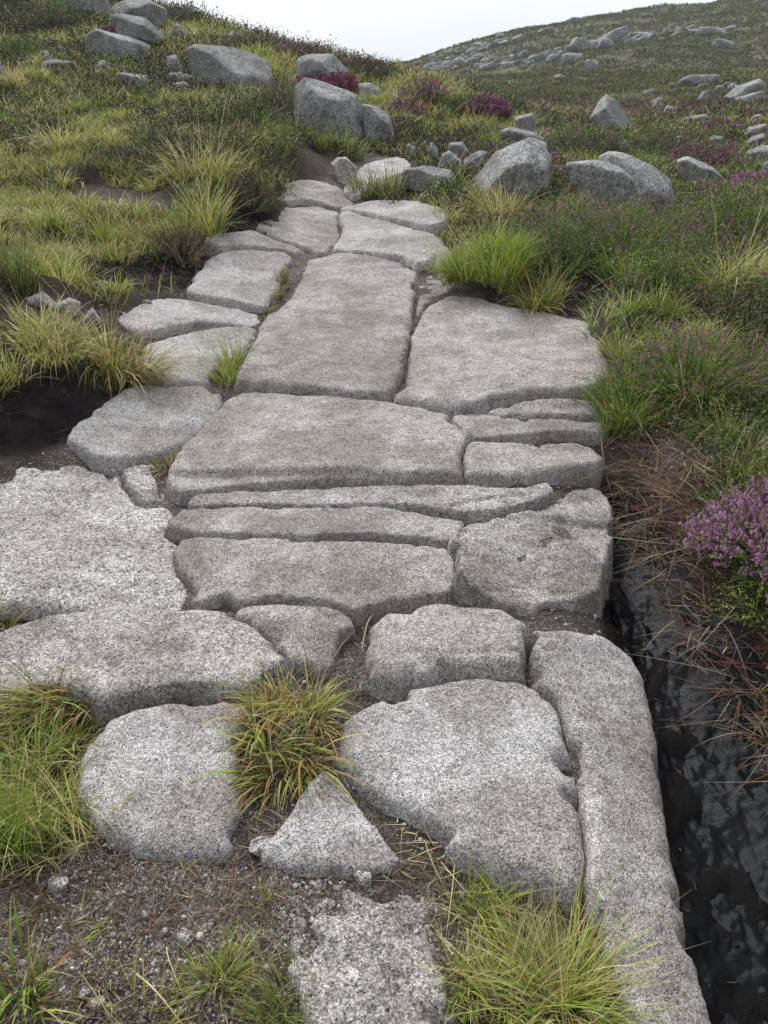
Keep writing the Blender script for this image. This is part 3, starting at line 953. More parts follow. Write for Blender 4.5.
def far_rock(px, py, w, h, label="grey boulder in the broken outcrop band across the far hill", grp="boulders of the far outcrop", slope=0.0):
    x, Y, z = [float(v[0]) for v in hit(px, py)]
    s = (Y * CP) / F
    planes = []
    for _ in range(9):
        nv = rs.normal(size=3); nv /= np.linalg.norm(nv)
        planes.append((*nv, rs.uniform(.75, 1.05)))
    for ax in range(3):
        for sg in (-1, 1):
            nv = np.zeros(3); nv[ax] = sg; planes.append((*(nv + rs.normal(size=3) * .15), 1.0))
    V, Fc = rock_shape(planes, 3, 14, .06, rs.uniform(0, 50), 1.0)
    w *= 1.15; h *= 1.15
    V = V * np.array([w * s * .5, w * s * .42, h * s * .62])
    a = rs.uniform(-.3, .3) + slope; ca, sa = math.cos(a), math.sin(a)
    V = np.column_stack([V[:, 0] * ca - V[:, 2] * sa, V[:, 1], V[:, 0] * sa + V[:, 2] * ca])
    C = np.array([x, Y, z + h * s * .25])
    o = mesh_np("boulder", V + C, Fc, G_FAR, loc=C)
    tag(o, label, "boulder", grp)
    ROCKS.append((x, Y, w * s * .45, w * s * .35))


def band(line, nn, spread, wr, hr):
    line = np.array(line, float)
    for _ in range(nn):
        u = rs.uniform(0, len(line) - 1.001); k = int(u); q = line[k] + (line[k + 1] - line[k]) * (u - k)
        far_rock(q[0] + rs.normal() * 3, q[1] + rs.normal() * spread, rs.uniform(*wr), rs.uniform(*hr), slope=.25)


band([(430, 68), (444, 66), (462, 62), (480, 55)], 44, 4, (3, 9), (2, 4.5))
band([(452, 66), (478, 66), (500, 63)], 16, 3, (4, 8), (3, 5))
band([(505, 64), (530, 62), (560, 57)], 34, 3, (4, 9), (3, 5))
band([(470, 52), (500, 42), (520, 36)], 16, 2, (6, 12), (2.5, 4))
band([(570, 50), (625, 40), (660, 36)], 20, 3, (4, 10), (2.5, 4.5))
band([(660, 36), (700, 34), (740, 34)], 14, 3, (4, 10), (2.5, 4))
band([(640, 90), (690, 86), (740, 88)], 8, 3, (5, 10), (3, 5))
for a in [(584, 52, 24, 8, "long pale block, widest in the far outcrop"), (613, 43, 22, 9, "tall tilted pale block, highest in the far outcrop"),
          (571, 62, 18, 7, "squat block at the left foot of the widest far block"), (606, 48, 12, 7, "small square block under the tallest far block"),
          (592, 69, 11, 7, "lone grey boulder on the slope under the far outcrop"), (559, 79, 9, 4, "lone flat stone low on the far hillside"),
          (545, 33, 13, 4, "pale rock near the far hill's skyline"), (710, 35, 20, 6, "flat grey slab at the right end of the far outcrop"),
          (724, 48, 18, 7, "broad slab low at the right of the far outcrop"), (640, 38, 18, 5, "low slab right of the tallest far block"),
          (692, 86, 22, 9, "grey humped rock in mid slope on the right"), (712, 84, 10, 9, "upright pale rock in mid slope on the right"),
          (683, 132, 8, 5, "small grey stone below the long low stone"), (655, 105, 8, 5, "small stone in the yellow grass of the right slope")]:
    far_rock(*a[:4], label=a[4], grp="boulders on the heather hillside")

# ------------------------------------------------------------------ plants
GREEN = np.array([.185, .29, .04]); BRIGHT = np.array([.28, .40, .035]); YELL = np.array([.49, .48, .115]); STRAW = np.array([.62, .53, .30])
ORANGE = np.array([.42, .22, .075]); DEEP = np.array([.07, .10, .03]); BROWN = np.array([.18, .125, .075]); GREY = np.array([.30, .26, .21])
HEA = np.array([.08, .105, .04]); HEAB = np.array([.115, .085, .06]); HEAG = np.array([.14, .24, .04]); PINK = np.array([.60, .22, .46]); PINK2 = np.array([.66, .40, .52])
PURP = np.array([.90, .50, .78])


KEEP = []


class Buf:
    def __init__(self): self.V, self.Q, self.C, self.n = [], [], [], 0

    def add(self, V, Q, C):
        self.V.append(V.reshape(-1, 3).astype(np.float32)); self.Q.append((Q + self.n).astype(np.int32)); self.C.append(C.reshape(-1, 3).astype(np.float32))
        self.n += V.reshape(-1, 3).shape[0]

    def build(self, name, mat, parent=None, loc=None):
        return mesh_np(name, np.concatenate(self.V), np.concatenate(self.Q), mat, col=np.concatenate(self.C), smooth_sh=False, parent=parent, loc=loc)


def blades(buf, root, az, Ln, w, a0, a1, col, tip, K=3, r=None, wig=.15):
    """curved tapering blades: az heading of the bend, a0/a1 lean from upright at root and tip"""
    r = r or rng
    n_ = len(root)
    if n_ == 0: return
    hx, hy = np.cos(az), np.sin(az)
    face = az + math.pi / 2 + r.normal(0, .5, n_)
    sx, sy = np.cos(face), np.sin(face)
    pos = root.copy()
    V = np.zeros((n_, K + 1, 2, 3))
    C = np.zeros((n_, K + 1, 2, 3))
    side = np.column_stack([sx, sy, r.normal(0, .25, n_)])
    drift = r.normal(0, wig, n_)
    for k in range(K + 1):
        tt = k / K
        wk = w * (1 - tt ** 1.7) * .5 + w * .04
        V[:, k, 0] = pos - side * wk[:, None]; V[:, k, 1] = pos + side * wk[:, None]
        f = tt ** 1.3
        C[:, k] = (col * (1 - f) + tip * f)[:, None, :]
        ang = a0 + (a1 - a0) * (tt + .5 / K)
        hx2 = hx - sy * drift * tt; hy2 = hy + sx * drift * tt
        step = np.column_stack([hx2 * np.sin(ang), hy2 * np.sin(ang), np.cos(ang)]) * (Ln / K)[:, None]
        pos = pos + step
    b0 = (np.arange(n_) * (K + 1) * 2)[:, None]
    k = np.arange(K)[None] * 2
    q = b0 + k
    Q = np.stack([q, q + 1, q + 3, q + 2], -1).reshape(-1, 4)
    buf.add(V, Q, C)


def pick(r, n_, cols, wt):
    i = r.choice(len(cols), n_, p=np.array(wt) / sum(wt))
    return np.array(cols)[i]


def vary(r, c, s=.22):
    n_ = len(c)
    return np.clip(c * (1 + r.normal(0, s, (n_, 1))) * (1 + r.normal(0, .06, (n_, 3))), .004, .9)


def leafy(buf, base, dirs, Ln, nleaf, size, col, r, start=.25, spread=.9):
    """upright sprigs: a thin stem and small leaves all the way up"""
    n_ = len(base)
    if n_ == 0: return
    tt = (start + (1 - start) * (np.arange(nleaf) + .5) / nleaf)[None, :] + r.uniform(-.4, .4, (n_, nleaf)) * (1 - start) / nleaf
    P = base[:, None] + dirs[:, None] * (Ln[:, None] * tt)[..., None]
    az = r.uniform(0, 2 * math.pi, (n_, nleaf))
    ref = np.where(np.abs(dirs[:, 2:3]) > .95, np.array([[1.0, 0, 0]]), np.array([[0, 0, 1.0]]))
    s1 = np.cross(dirs, ref); s1 /= np.linalg.norm(s1, axis=1)[:, None] + 1e-9
    s2 = np.cross(dirs, s1)
    out_ = s1[:, None] * np.cos(az)[..., None] + s2[:, None] * np.sin(az)[..., None]
    tang = np.cross(dirs[:, None], out_)
    sz = (size[:, None] * r.uniform(.7, 1.3, (n_, nleaf)))[..., None]
    ax = out_ * spread + dirs[:, None] * r.uniform(.3, 1.2, (n_, nleaf))[..., None]
    ax /= np.linalg.norm(ax, axis=-1)[..., None]
    V = np.stack([P, P + ax * sz * .5 + tang * sz * .22, P + ax * sz, P + ax * sz * .5 - tang * sz * .22], 2)
    C = np.broadcast_to(col[:, None, None, :] * r.uniform(.75, 1.25, (n_, nleaf, 1, 1)), V.shape)
    Q = np.arange(n_ * nleaf * 4).reshape(-1, 4)
    buf.add(V, Q, np.array(C))


def bells(buf, P, size, col, r):
    """little flower bells: two crossed quads' worth of closed petals (an eight-sided bead)"""
    n_ = len(P)
    if n_ == 0: return
    D = np.array([[1, 0, 0], [0, 1, 0], [-1, 0, 0], [0, -1, 0], [0, 0, 1.3], [0, 0, -1.3]], float)
    V = P[:, None] + D[None] * size[:, None, None] * r.uniform(.75, 1.2, (n_, 6, 1))
    # quads built from pairs of triangles that share an edge
    q = np.array([[0, 4, 1, 5], [1, 4, 2, 5], [2, 4, 3, 5], [3, 4, 0, 5]])
    Q = (np.arange(n_) * 6)[:, None, None] + q[None]
    C = np.broadcast_to(col[:, None], V.shape)
    buf.add(V, Q.reshape(-1, 4), np.array(C))


ROCKA = np.array([(a, b, c, d) for a, b, c, d in ROCKS])


def free_of(P, pad=0.0, rock=True):
    """True where plants may root: not on slabs, bare ground or inside boulders"""
    ok = np.ones(len(P), bool)
    d = np.hypot(P[:, 0], P[:, 1])
    nr_ = d < 9
    for s_ in SLABS:
        lo, hi = s_.min(0) - .02, s_.max(0) + .02
        k = nr_ & (P[:, 0] > lo[0]) & (P[:, 0] < hi[0]) & (P[:, 1] > lo[1]) & (P[:, 1] < hi[1])
        if k.any():
            w = np.where(k)[0]; ok[w] &= ~inside(P[w], s_)
    if rock:
        for x, y, a_, b_ in ROCKA:
            ok &= (((P[:, 0] - x) / (a_ * .95)) ** 2 + ((P[:, 1] - y) / (b_ * .95)) ** 2) > 1
    for x, y, q in KEEP:
        ok &= np.hypot(P[:, 0] - x, P[:, 1] - y) > q
    ok &= _grid(VEGG, P[:, 0], P[:, 1]) > .5
    return ok


# plants keep off the sight of boulders only where they would stand right on them; a low front strip keeps the stones readable
def front_short(P):
    f = np.ones(len(P))
    for x, y, a_, b_ in ROCKA[:52]:
        d = math.hypot(x, y)
        vx, vy = x / d, y / d
        rx = (P[:, 0] - x) * vy - (P[:, 1] - y) * vx
        ry = (P[:, 0] - x) * vx + (P[:, 1] - y) * vy
        k = (np.abs(rx) < a_ * 1.0) & (ry < 0) & (ry > -b_ - .12 * d)
        f[k] = np.minimum(f[k], .7)
    return f


def scatter(nn, y0, y1, half=.62):
    """points spread over the ground with a density that falls with the square of distance"""
    lr_ = np.exp(rng.uniform(math.log(y0), math.log(y1), nn))
    a = rng.uniform(-half, half, nn)
    return np.column_stack([lr_ * np.sin(a), lr_ * np.cos(a)])


def type_field(P):
    return fbm(P, .55, 4, seed=12) + .85 * fbm(P, 1.9, 3, seed=13)


grass = Buf(); heath = Buf(); bloom = Buf()


def tussocks(P, nb, Lr, wr, scale_w, palette, wts, K, spread, straw=.2, lean=(.1, .9), rr_=None, sh=None):
    """many grass tussocks at once"""
    m = len(P)
    if m == 0: return
    z = ground(P[:, 0], P[:, 1])
    d = np.hypot(P[:, 0], P[:, 1])
    tcol = vary(rng, pick(rng, m, palette, wts), .2)
    tone = np.clip(.5 + 1.1 * fbm(P, .8, 3, seed=51), 0, 1)[:, None]           # greener and drier stretches of the moor
    tone = np.clip(tone - (.55 * smooth(.12, .3, np.arctan2(P[:, 0], P[:, 1])) * (d < 9))[:, None], 0, 1)
    tcol = np.where(rng.uniform(0, 1, (m, 1)) < .55, tcol * .45 + .55 * (GREEN * 1.05 * (1 - tone) + (YELL * .8 + BROWN * .2) * tone), tcol)
    tl = rng.uniform(*Lr, m) * (sh if sh is not None else 1)
    wind = rng.normal(.35, .7, m)
    idx = np.repeat(np.arange(m), nb)
    n_ = len(idx)
    az = rng.uniform(0, 2 * math.pi, n_)
    rad = np.sqrt(rng.uniform(0, 1, n_)) * spread[idx]
    root = np.column_stack([P[idx, 0] + np.cos(az) * rad, P[idx, 1] + np.sin(az) * rad, z[idx] - .01])
    root[:, 2] = ground(root[:, 0], root[:, 1]) - .01
    az2 = az + rng.normal(0, .6, n_)
    a0 = np.abs(rng.normal(.15, .15, n_)) + rad / np.maximum(spread[idx], 1e-3) * .35
    a1 = a0 + rng.uniform(*lean, n_)
    c = tcol[idx]
    sk = rng.uniform(0, 1, n_) < (straw * (1 - .75 * smooth(.12, .3, np.arctan2(P[:, 0], P[:, 1])) * (d < 9)))[idx]
    c = np.where(sk[:, None], vary(rng, np.tile(STRAW, (n_, 1)), .2), vary(rng, c, .18))
    tip = np.where(rng.uniform(0, 1, n_)[:, None] < .35, c * .5 + STRAW * .5, c * 1.1)
    w = np.maximum(rng.uniform(*wr, n_), scale_w * d[idx])
    blades(grass, root, az2, tl[idx] * rng.uniform(.6, 1.15, n_), w, a0, a1, c * .9, tip, K)


def heather_clumps(P, ns, rad, hgt, nleaf, lsize, flower, sh=None, cols=None):
    m = len(P)
    if m == 0: return
    z = ground(P[:, 0], P[:, 1])
    right = smooth(.08, .25, np.arctan2(P[:, 0], P[:, 1])) * (np.hypot(P[:, 0], P[:, 1]) < 14)
    cL = pick(rng, m, [HEA * .6, HEAB * .6, DEEP * .65, HEAG], [.35, .35, .25, .05]); cR = pick(rng, m, [HEAG, HEA * .8, DEEP * .8, HEAB, GREEN], [.42, .16, .2, .08, .14])
    far_ = smooth(18, 34, np.hypot(P[:, 0], P[:, 1]))[:, None]
    cL = cL * (1 - far_) + far_ * pick(rng, m, [HEAB * 1.1, BROWN * .6, HEA * 1.1, GREEN * .6], [.26, .18, .32, .24])
    cc = vary(rng, np.where(rng.uniform(0, 1, (m, 1)) < right[:, None], cR, cL), .18)
    idx = np.repeat(np.arange(m), ns); n_ = len(idx)
    az = rng.uniform(0, 2 * math.pi, n_); u = np.sqrt(rng.uniform(0, 1, n_))
    ang = u * 1.25
    hs = (sh if sh is not None else np.ones(m))
    dirs = np.column_stack([np.cos(az) * np.sin(ang), np.sin(az) * np.sin(ang), np.cos(ang)]) + rng.normal(0, .18, (n_, 3))
    dirs /= np.linalg.norm(dirs, axis=1)[:, None]
    Ln = hgt[idx] * hs[idx] * rng.uniform(.6, 1.15, n_) * (1 - .2 * u)
    base = np.column_stack([P[idx, 0] + np.cos(az) * u * rad[idx] * .55, P[idx, 1] + np.sin(az) * u * rad[idx] * .55, z[idx]])
    base[:, 2] = ground(base[:, 0], base[:, 1]) - .01
    leafy(heath, base, dirs, Ln, nleaf, np.broadcast_to(lsize, (m,))[idx], vary(rng, cc[idx], .2), rng)
    fl = rng.uniform(0, 1, n_) < flower[idx]
    if fl.any():
        k = np.where(fl)[0]
        tips = base[k] + dirs[k] * (Ln[k] * rng.uniform(.8, 1.05, len(k)))[:, None]
        bells(bloom, tips, np.broadcast_to(lsize, (m,))[idx][k] * rng.uniform(.35, .6, len(k)), vary(rng, pick(rng, len(k), [PINK, PINK2, HEAB * 2], [.4, .3, .3]), .2), rng)


# ------------------------------------------------------------------ tufts and bushes that stand out
def spot(px, py):
    x, y, z = hit(px, py)
    return np.array([x[0], y[0], z[0]])


def tuft(label, px, py, wpx, hpx, nb, cols, wts, group=None, name="grass_tuft", straw=None, arch=1.0, K=5, wid=(.0016, .0032), flat=.6, droop=0.0, lift=0.0, seed=0, stalks=0, cat="grass tuft", lean=0.0, shoots=None, tall=1.0):
    """a grass tuft rooted at a photo pixel, as wide and tall as given there"""
    r = np.random.default_rng(int(px * 7 + py) + seed)
    b = spot(px, py); b[2] += lift
    d = b[1] * CP - (b[2] - EYE) * SP
    s = d / F
    Rr = wpx * s * .5; Hh = hpx * s
    KEEP.append((b[0], b[1], Rr * .8))
    m = shoots or max(4, int(wpx / 11))
    saz = r.uniform(0, 2 * math.pi, m); su = np.sqrt(r.uniform(0, 1, m)) * .72
    sc = np.column_stack([np.cos(saz) * su * Rr, np.sin(saz) * su * Rr * flat])
    slean = r.normal(0, .5, (m, 2)) + np.column_stack([np.cos(saz), np.sin(saz)]) * su[:, None] * 1.1
    ssz = r.uniform(.65, 1.2, m) * (1 - .25 * su)
    who = r.choice(m, nb, p=ssz / ssz.sum())
    az = r.uniform(0, 2 * math.pi, nb); u = np.sqrt(r.uniform(0, 1, nb))
    rad = u * Rr * (.9 / math.sqrt(m))
    root = np.column_stack([b[0] + sc[who, 0] + np.cos(az) * rad, b[1] + sc[who, 1] + np.sin(az) * rad, np.zeros(nb)])
    uu = np.clip(np.hypot((root[:, 0] - b[0]) / Rr, (root[:, 1] - b[1]) / (Rr * flat)), 0, 1)
    root[:, 2] = np.maximum(ground(root[:, 0], root[:, 1]), b[2] - lift - .03) + lift * (1 - uu * uu) - .01
    L_ = Hh * tall * 1.15 * ssz[who] * r.gamma(9, 1 / 9, nb).clip(.4, 1.6)
    hd = slean[who] + np.column_stack([np.cos(az), np.sin(az)]) * (u[:, None] * .7 + .15) + r.normal(0, .35, (nb, 2))
    az2 = np.arctan2(hd[:, 1], hd[:, 0]); lm = np.hypot(hd[:, 0], hd[:, 1])
    a0 = np.abs(r.normal(.08, .12, nb)) + np.clip(lm, 0, 1.3) * .3 * arch
    a1 = a0 + r.gamma(3, .3, nb) * arch + droop * uu
    if lean: az2 = np.where(r.uniform(0, 1, nb) < abs(lean), r.normal(0 if lean > 0 else math.pi, .5, nb), az2)
    c = vary(r, pick(r, nb, cols, wts), .2)
    old = r.uniform(0, 1, nb) < .2                           # last year's flattened blades
    c[old] = vary(r, pick(r, int(old.sum()), [BROWN, STRAW * .7, BROWN * .7], [.45, .3, .25]), .2)
    a1 = np.where(old, a1 + r.uniform(.3, 1.0, nb), a1); L_ = np.where(old, L_ * r.uniform(.5, .95, nb), L_)
    tip = np.where(r.uniform(0, 1, nb)[:, None] < .4, c * .45 + STRAW * .55, c * 1.1)
    w = np.maximum(r.uniform(*wid, nb), .0011 * d)
    green = Buf()
    blades(green, root, az2, L_, w, a0, a1, c * .9, tip, K, r)
    o = green.build(name, M_GRASS, loc=b)
    tag(o, label, cat, group)
    if stalks:
        st_ = Buf()
        k = r.choice(nb, stalks, replace=False)
        cs = vary(r, np.tile(STRAW * 1.1, (stalks, 1)), .12)
        blades(st_, root[k], az2[k], L_[k] * r.uniform(1.4, 2.3, stalks), np.maximum(.0013, .0008 * d) * np.ones(stalks), a0[k] * .6, a0[k] * .6 + r.uniform(.1, .6, stalks), cs, cs, 6, r)
        so = st_.build("dry_stalk", M_DEAD, parent=o, loc=b)
        so['kind'] = 'stuff'
    return o


def heather(label, px, py, wpx, hpx, ns, cols, wts, flower, fcol=(PINK, PINK2), nleaf=16, group=None, name="heather_bush", lsz=None, seed=0, cat="heather", skew=0.0):
    r = np.random.default_rng(int(px * 11 + py) + seed)
    b = spot(px, py)
    d = b[1] * CP - (b[2] - EYE) * SP
    s = d / F
    Rr = wpx * s * .5; Hh = hpx * s
    KEEP.append((b[0], b[1], Rr * .8))
    root = bpy.data.objects.new(name, None); COL.objects.link(root); root.location = b
    root.empty_display_size = .05
    tag(root, label, cat, group)
    az = r.uniform(0, 2 * math.pi, ns); u = np.sqrt(r.uniform(0, 1, ns)); ang = u * 1.35
    lump = 1 + .22 * np.sin(az * 3 + px) + .12 * np.sin(az * 5 + py)
    base = np.column_stack([b[0] + np.cos(az) * u * Rr * .55 * lump, b[1] + np.sin(az) * u * Rr * .5 * lump, np.full(ns, b[2])])
    base[:, 2] = np.maximum(ground(base[:, 0], base[:, 1]), b[2] - .06) - .01
    dirs = np.column_stack([np.cos(az) * np.sin(ang) + skew, np.sin(az) * np.sin(ang), np.cos(ang) + .1]) + r.normal(0, .16, (ns, 3))
    dirs /= np.linalg.norm(dirs, axis=1)[:, None]
    L_ = (Hh * (1 - u * .45) + Rr * .45 * u) * r.uniform(.6, 1.12, ns)
    lsz = lsz or max(.008, .0022 * d)
    c = vary(r, pick(r, ns, cols, wts), .2)
    fo = Buf()
    leafy(fo, base, dirs, L_, nleaf, np.full(ns, lsz), c, r, .12)
    # a wispy outer layer of young shoots
    k = r.choice(ns, ns // 3, replace=False)
    leafy(fo, base[k], dirs[k], L_[k] * 1.18, nleaf, np.full(len(k), lsz * .8), vary(r, c[k] * 1.25, .2), r, .55)
    fo.build("foliage", M_HEATH, parent=root, loc=b)
    sb = Buf()
    k = r.choice(ns, max(8, ns // 4), replace=False)
    azs = np.arctan2(dirs[k, 1], dirs[k, 0]); lean_ = np.arccos(np.clip(dirs[k, 2], -1, 1))
    blades(sb, base[k], azs, L_[k] * .9, np.full(len(k), max(.0022, .001 * d)), lean_, lean_ + .1, np.tile(BROWN, (len(k), 1)), np.tile(BROWN * .9, (len(k), 1)), 3, r)
    sb.build("stems", M_DEAD, parent=root, loc=b)['kind'] = 'stuff'
    if flower > 0:
        fb = Buf()
        k = np.where(r.uniform(0, 1, ns) < flower)[0]
        for q in range(9 if flower >= .6 else 6):
            tips = base[k] + dirs[k] * (L_[k] * r.uniform(.82, 1.12, len(k)))[:, None] + r.normal(0, lsz * .5, (len(k), 3))
            bells(fb, tips, np.full(len(k), lsz * (.38 if flower < .6 else .55)) * r.uniform(.7, 1.2, len(k)), vary(r, pick(r, len(k), list(fcol), [1] * len(fcol)), .18), r)
        fb.build("blossom", M_FLOWER, parent=root, loc=b)['kind'] = 'stuff'
    return root


T = tuft
# tufts rooted in the joints of the path
T("large orange and green grass tuft in the middle of the path, nearest one", 285, 742, 125, 62, 620, [GREEN, YELL, ORANGE, BROWN, BRIGHT], [.3, .24, .24, .12, .1], stalks=22, lift=.05, droop=.9, wid=(.0022, .0046), flat=1.0, arch=1.3, tall=.85)
T("drooping lower skirt of rusty blades under the central tuft", 272, 775, 80, 34, 240, [GREEN, ORANGE, BROWN, YELL], [.3, .35, .25, .1], droop=.9, wid=(.002, .0042), flat=.8)
T("green and rusty hanging grass tuft on the left slab edge", 58, 712, 105, 40, 420, [GREEN, YELL, ORANGE, BROWN], [.42, .2, .22, .16], droop=1.0, wid=(.0024, .0048), lift=.04)
T("pale wispy straw-green tuft at the lower left", 45, 800, 110, 60, 520, [YELL, STRAW, GREEN], [.45, .3, .25], stalks=20, wid=(.0014, .0026), arch=1.25)
T("bright green fine-leaved tuft on the left edge", 2, 856, 80, 62, 700, [BRIGHT, GREEN], [.7, .3], wid=(.0012, .002), arch=.7)
T("little olive tuft in the joint beside the pentagon slab", 170, 466, 44, 26, 240, [YELL, GREEN, BROWN, ORANGE], [.4, .2, .25, .15], droop=.6)
T("narrow green tuft in the joint left of the large tall slab", 230, 372, 44, 34, 240, [GREEN, BRIGHT, YELL], [.4, .25, .35], flat=1.6)
T("mossy strip of brown turf in the upper slab joint", 282, 290, 20, 14, 220, [BROWN, YELL, GREEN], [.55, .25, .2], arch=.5, flat=5.0)
T("small brown-green tuft at the lower end of the upper joint", 270, 312, 22, 10, 90, [BROWN, GREEN, YELL], [.4, .3, .3], flat=1.5)
T("tiny green tuft on top of the path's upper bend", 356, 246, 18, 9, 60, [YELL, GREEN], [.5, .5])
T("tiny yellowish tuft at the right end of the bent slab", 400, 258, 22, 9, 60, [YELL, BROWN, GREEN], [.4, .3, .3])
# foreground
T("tall straw-tipped grass clump at the bottom right, by the long slab", 560, 1000, 170, 76, 1100, [YELL, GREEN, BRIGHT, STRAW], [.42, .22, .2, .16], stalks=60, wid=(.0013, .0026), flat=.8, arch=1.0)
T("short green tuft above the straw-tipped clump", 482, 908, 80, 40, 420, [GREEN, YELL, BRIGHT], [.4, .35, .25], wid=(.0012, .0022))
T("yellow-green tuft at the bottom edge, left of the straw-tipped clump", 470, 985, 70, 34, 420, [YELL, BRIGHT, GREEN], [.4, .35, .25], wid=(.0012, .0022))
T("low green tuft at the bottom edge below the crumbly bedrock", 218, 985, 60, 36, 340, [GREEN, YELL, BRIGHT], [.4, .35, .25], wid=(.0012, .0024))
T("dense dark green cushion of fine grass at the bottom edge", 300, 1022, 110, 34, 760, [GREEN, DEEP, YELL], [.5, .3, .2], wid=(.0011, .002), arch=.8)
T("broad-bladed green tuft in the bottom left corner", 10, 1000, 90, 50, 200, [GREEN, YELL, BROWN, ORANGE], [.5, .2, .2, .1], wid=(.003, .006))
for k, (x, y, w, h, lb) in enumerate([(118, 925, 40, 20, "small sparse sprout beside the pale stick"), (84, 955, 34, 18, "thin green sprout left of the gravel"), (150, 1005, 46, 22, "loose green sprout at the bottom edge"),
                                      (262, 905, 34, 26, "thin orange-green sprout left of the crumbling bedrock"), (180, 872, 34, 14, "tiny orange sprout under the pale lower-left slab"),
                                      (284, 950, 26, 20, "narrow sprout hugging the bedrock's left side"), (95, 905, 26, 12, "dry little sprout on the stony soil"), (40, 905, 40, 20, "loose green sprout at the left edge of the stony soil"),
                                      (60, 1010, 60, 30, "long-bladed green and rusty sprout near the bottom left corner"), (110, 978, 34, 18, "short sprout between the straw stalk and the white pebble"),
                                      (235, 940, 30, 18, "thin tangled sprout in the middle of the brown dirt"), (268, 968, 40, 24, "yellow-green sprout at the lower left of the crumbling bedrock"),
                                      (190, 1015, 60, 26, "low mat of green sprouts at the bottom edge"), (345, 1030, 50, 24, "green sprout growing over the crumbling bedrock's foot")]):
    T(lb, x, y, w, h, 46, [GREEN, YELL, ORANGE, BRIGHT], [.4, .3, .15, .15], wid=(.0016, .003))
T("small brownish tuft at the left edge beside the whitish bedrock", -2, 632, 56, 40, 220, [BROWN, YELL, GREEN], [.4, .35, .25])
# left bank
T("big orange and straw grass clump overhanging the black peat cutting", 118, 372, 90, 54, 720, [ORANGE, STRAW, GREEN, YELL, BROWN], [.22, .24, .22, .2, .12], stalks=20, droop=.6, arch=1.2)
T("long straw-green grass clump on the edge left of the orange clump", 45, 350, 110, 44, 700, [YELL, STRAW, GREEN], [.45, .3, .25], droop=.4, arch=1.2)
T("dark green upright tuft at the left edge", 12, 290, 46, 48, 420, [DEEP, GREEN], [.55, .45], arch=.5)
T("bright green tuft in the left hillside grass", 100, 238, 40, 22, 240, [BRIGHT, GREEN], [.7, .3], arch=.7)
T("tall yellow-green clump on the bank beside the path's upper bend", 205, 232, 50, 40, 400, [YELL, GREEN, STRAW], [.45, .35, .2])
T("pale straw fountain of grass in the middle of the left hillside", 200, 176, 80, 42, 520, [STRAW, YELL, GREEN], [.45, .4, .15], stalks=14, arch=1.3)
T("straw grass fountain at the left edge of the hillside", 60, 150, 70, 36, 420, [STRAW, YELL, GREEN], [.45, .35, .2], arch=1.3)
T("pale tuft on the left skyline side, beside the cut-off boulder", 18, 92, 40, 26, 260, [STRAW, YELL], [.6, .4], arch=1.0)
T("rounded green tuft right of the big square block's foot", 350, 158, 34, 20, 240, [GREEN, DEEP, YELL], [.4, .4, .2], arch=.7)
T("yellow-green cushion tuft in front of the square-shouldered block", 318, 150, 34, 20, 220, [GREEN, YELL, DEEP], [.4, .3, .3], arch=.8)
T("dark olive tuft crowning the small bank at the path top", 380, 198, 66, 26, 560, [DEEP, GREEN, YELL, BROWN], [.35, .3, .25, .1], arch=.8)
T("green cushion tuft among the cobbles by the wedge boulder", 484, 150, 34, 18, 260, [BRIGHT, GREEN], [.5, .5], arch=.8)
T("yellow tuft on the peat edge below the flat grey boulder", 440, 224, 46, 24, 300, [YELL, BROWN, GREEN], [.5, .25, .25])
T("straw grass fountain under the wedge boulder", 505, 216, 60, 34, 420, [STRAW, YELL, GREEN], [.45, .35, .2], arch=1.2, stalks=10)
# right bank
T("vivid lime-green grass mound at the right of the upper path", 486, 284, 100, 30, 2200, [BRIGHT * 1.05, GREEN, YELL], [.6, .25, .15], arch=.8, flat=.9, shoots=26, lift=.09)
T("olive tuft hanging over the dark peat hole", 540, 306, 66, 34, 480, [YELL, GREEN, BROWN], [.4, .35, .25], droop=.4)
T("rich green tuft in front of the rusty-topped bush", 630, 424, 66, 40, 720, [BRIGHT, GREEN, DEEP], [.35, .45, .2], arch=.7)
T("long pale grasses sweeping over the right bank", 735, 300, 90, 66, 620, [YELL, GREEN, STRAW], [.4, .35, .25], arch=1.1, lean=.5)
T("straw-mixed grass clump above the purple heather", 700, 392, 80, 44, 460, [GREEN, YELL, STRAW, BROWN], [.35, .25, .2, .2], arch=1.1)
T("orange-tinged wisps in the lower right corner above the stream", 752, 706, 50, 44, 150, [ORANGE, YELL, BROWN], [.4, .3, .3], arch=1.1)

H_ = heather
H_("purple flowering bell heather cushion at the right edge", 784, 552, 110, 64, 1700, [HEAG, HEA], [.6, .4], .62, (PURP, PURP * .85, PINK2), nleaf=22)
H_("dark green bush with rusty tips at the slab path's right side", 628, 408, 84, 40, 620, [HEAG, GREEN * .8, HEA, ORANGE * .8], [.35, .3, .2, .15], .0, nleaf=22)
H_("leafy green heather with a few pink bells on the right bank", 690, 374, 120, 46, 900, [HEAG, GREEN * .8, HEA], [.4, .35, .25], .34, nleaf=20)
H_("deep green heather dome behind the lime-green mound", 560, 262, 110, 50, 760, [HEAG, HEA, GREEN * .8], [.35, .35, .3], .06, nleaf=16)
H_("green bilberry-like bush spreading below the arched boulder", 625, 250, 120, 56, 800, [HEAG, GREEN * .8, HEA], [.4, .4, .2], .2, nleaf=16)
H_("dark bush in the upper right beside the pale grasses", 742, 240, 66, 50, 560, [DEEP, HEA, GREEN * .7], [.4, .3, .3], .0, nleaf=16)
H_("grassy green bush under the dark bush at the right edge", 762, 300, 60, 40, 420, [GREEN * .8, HEAG], [.5, .5], .0, nleaf=16)
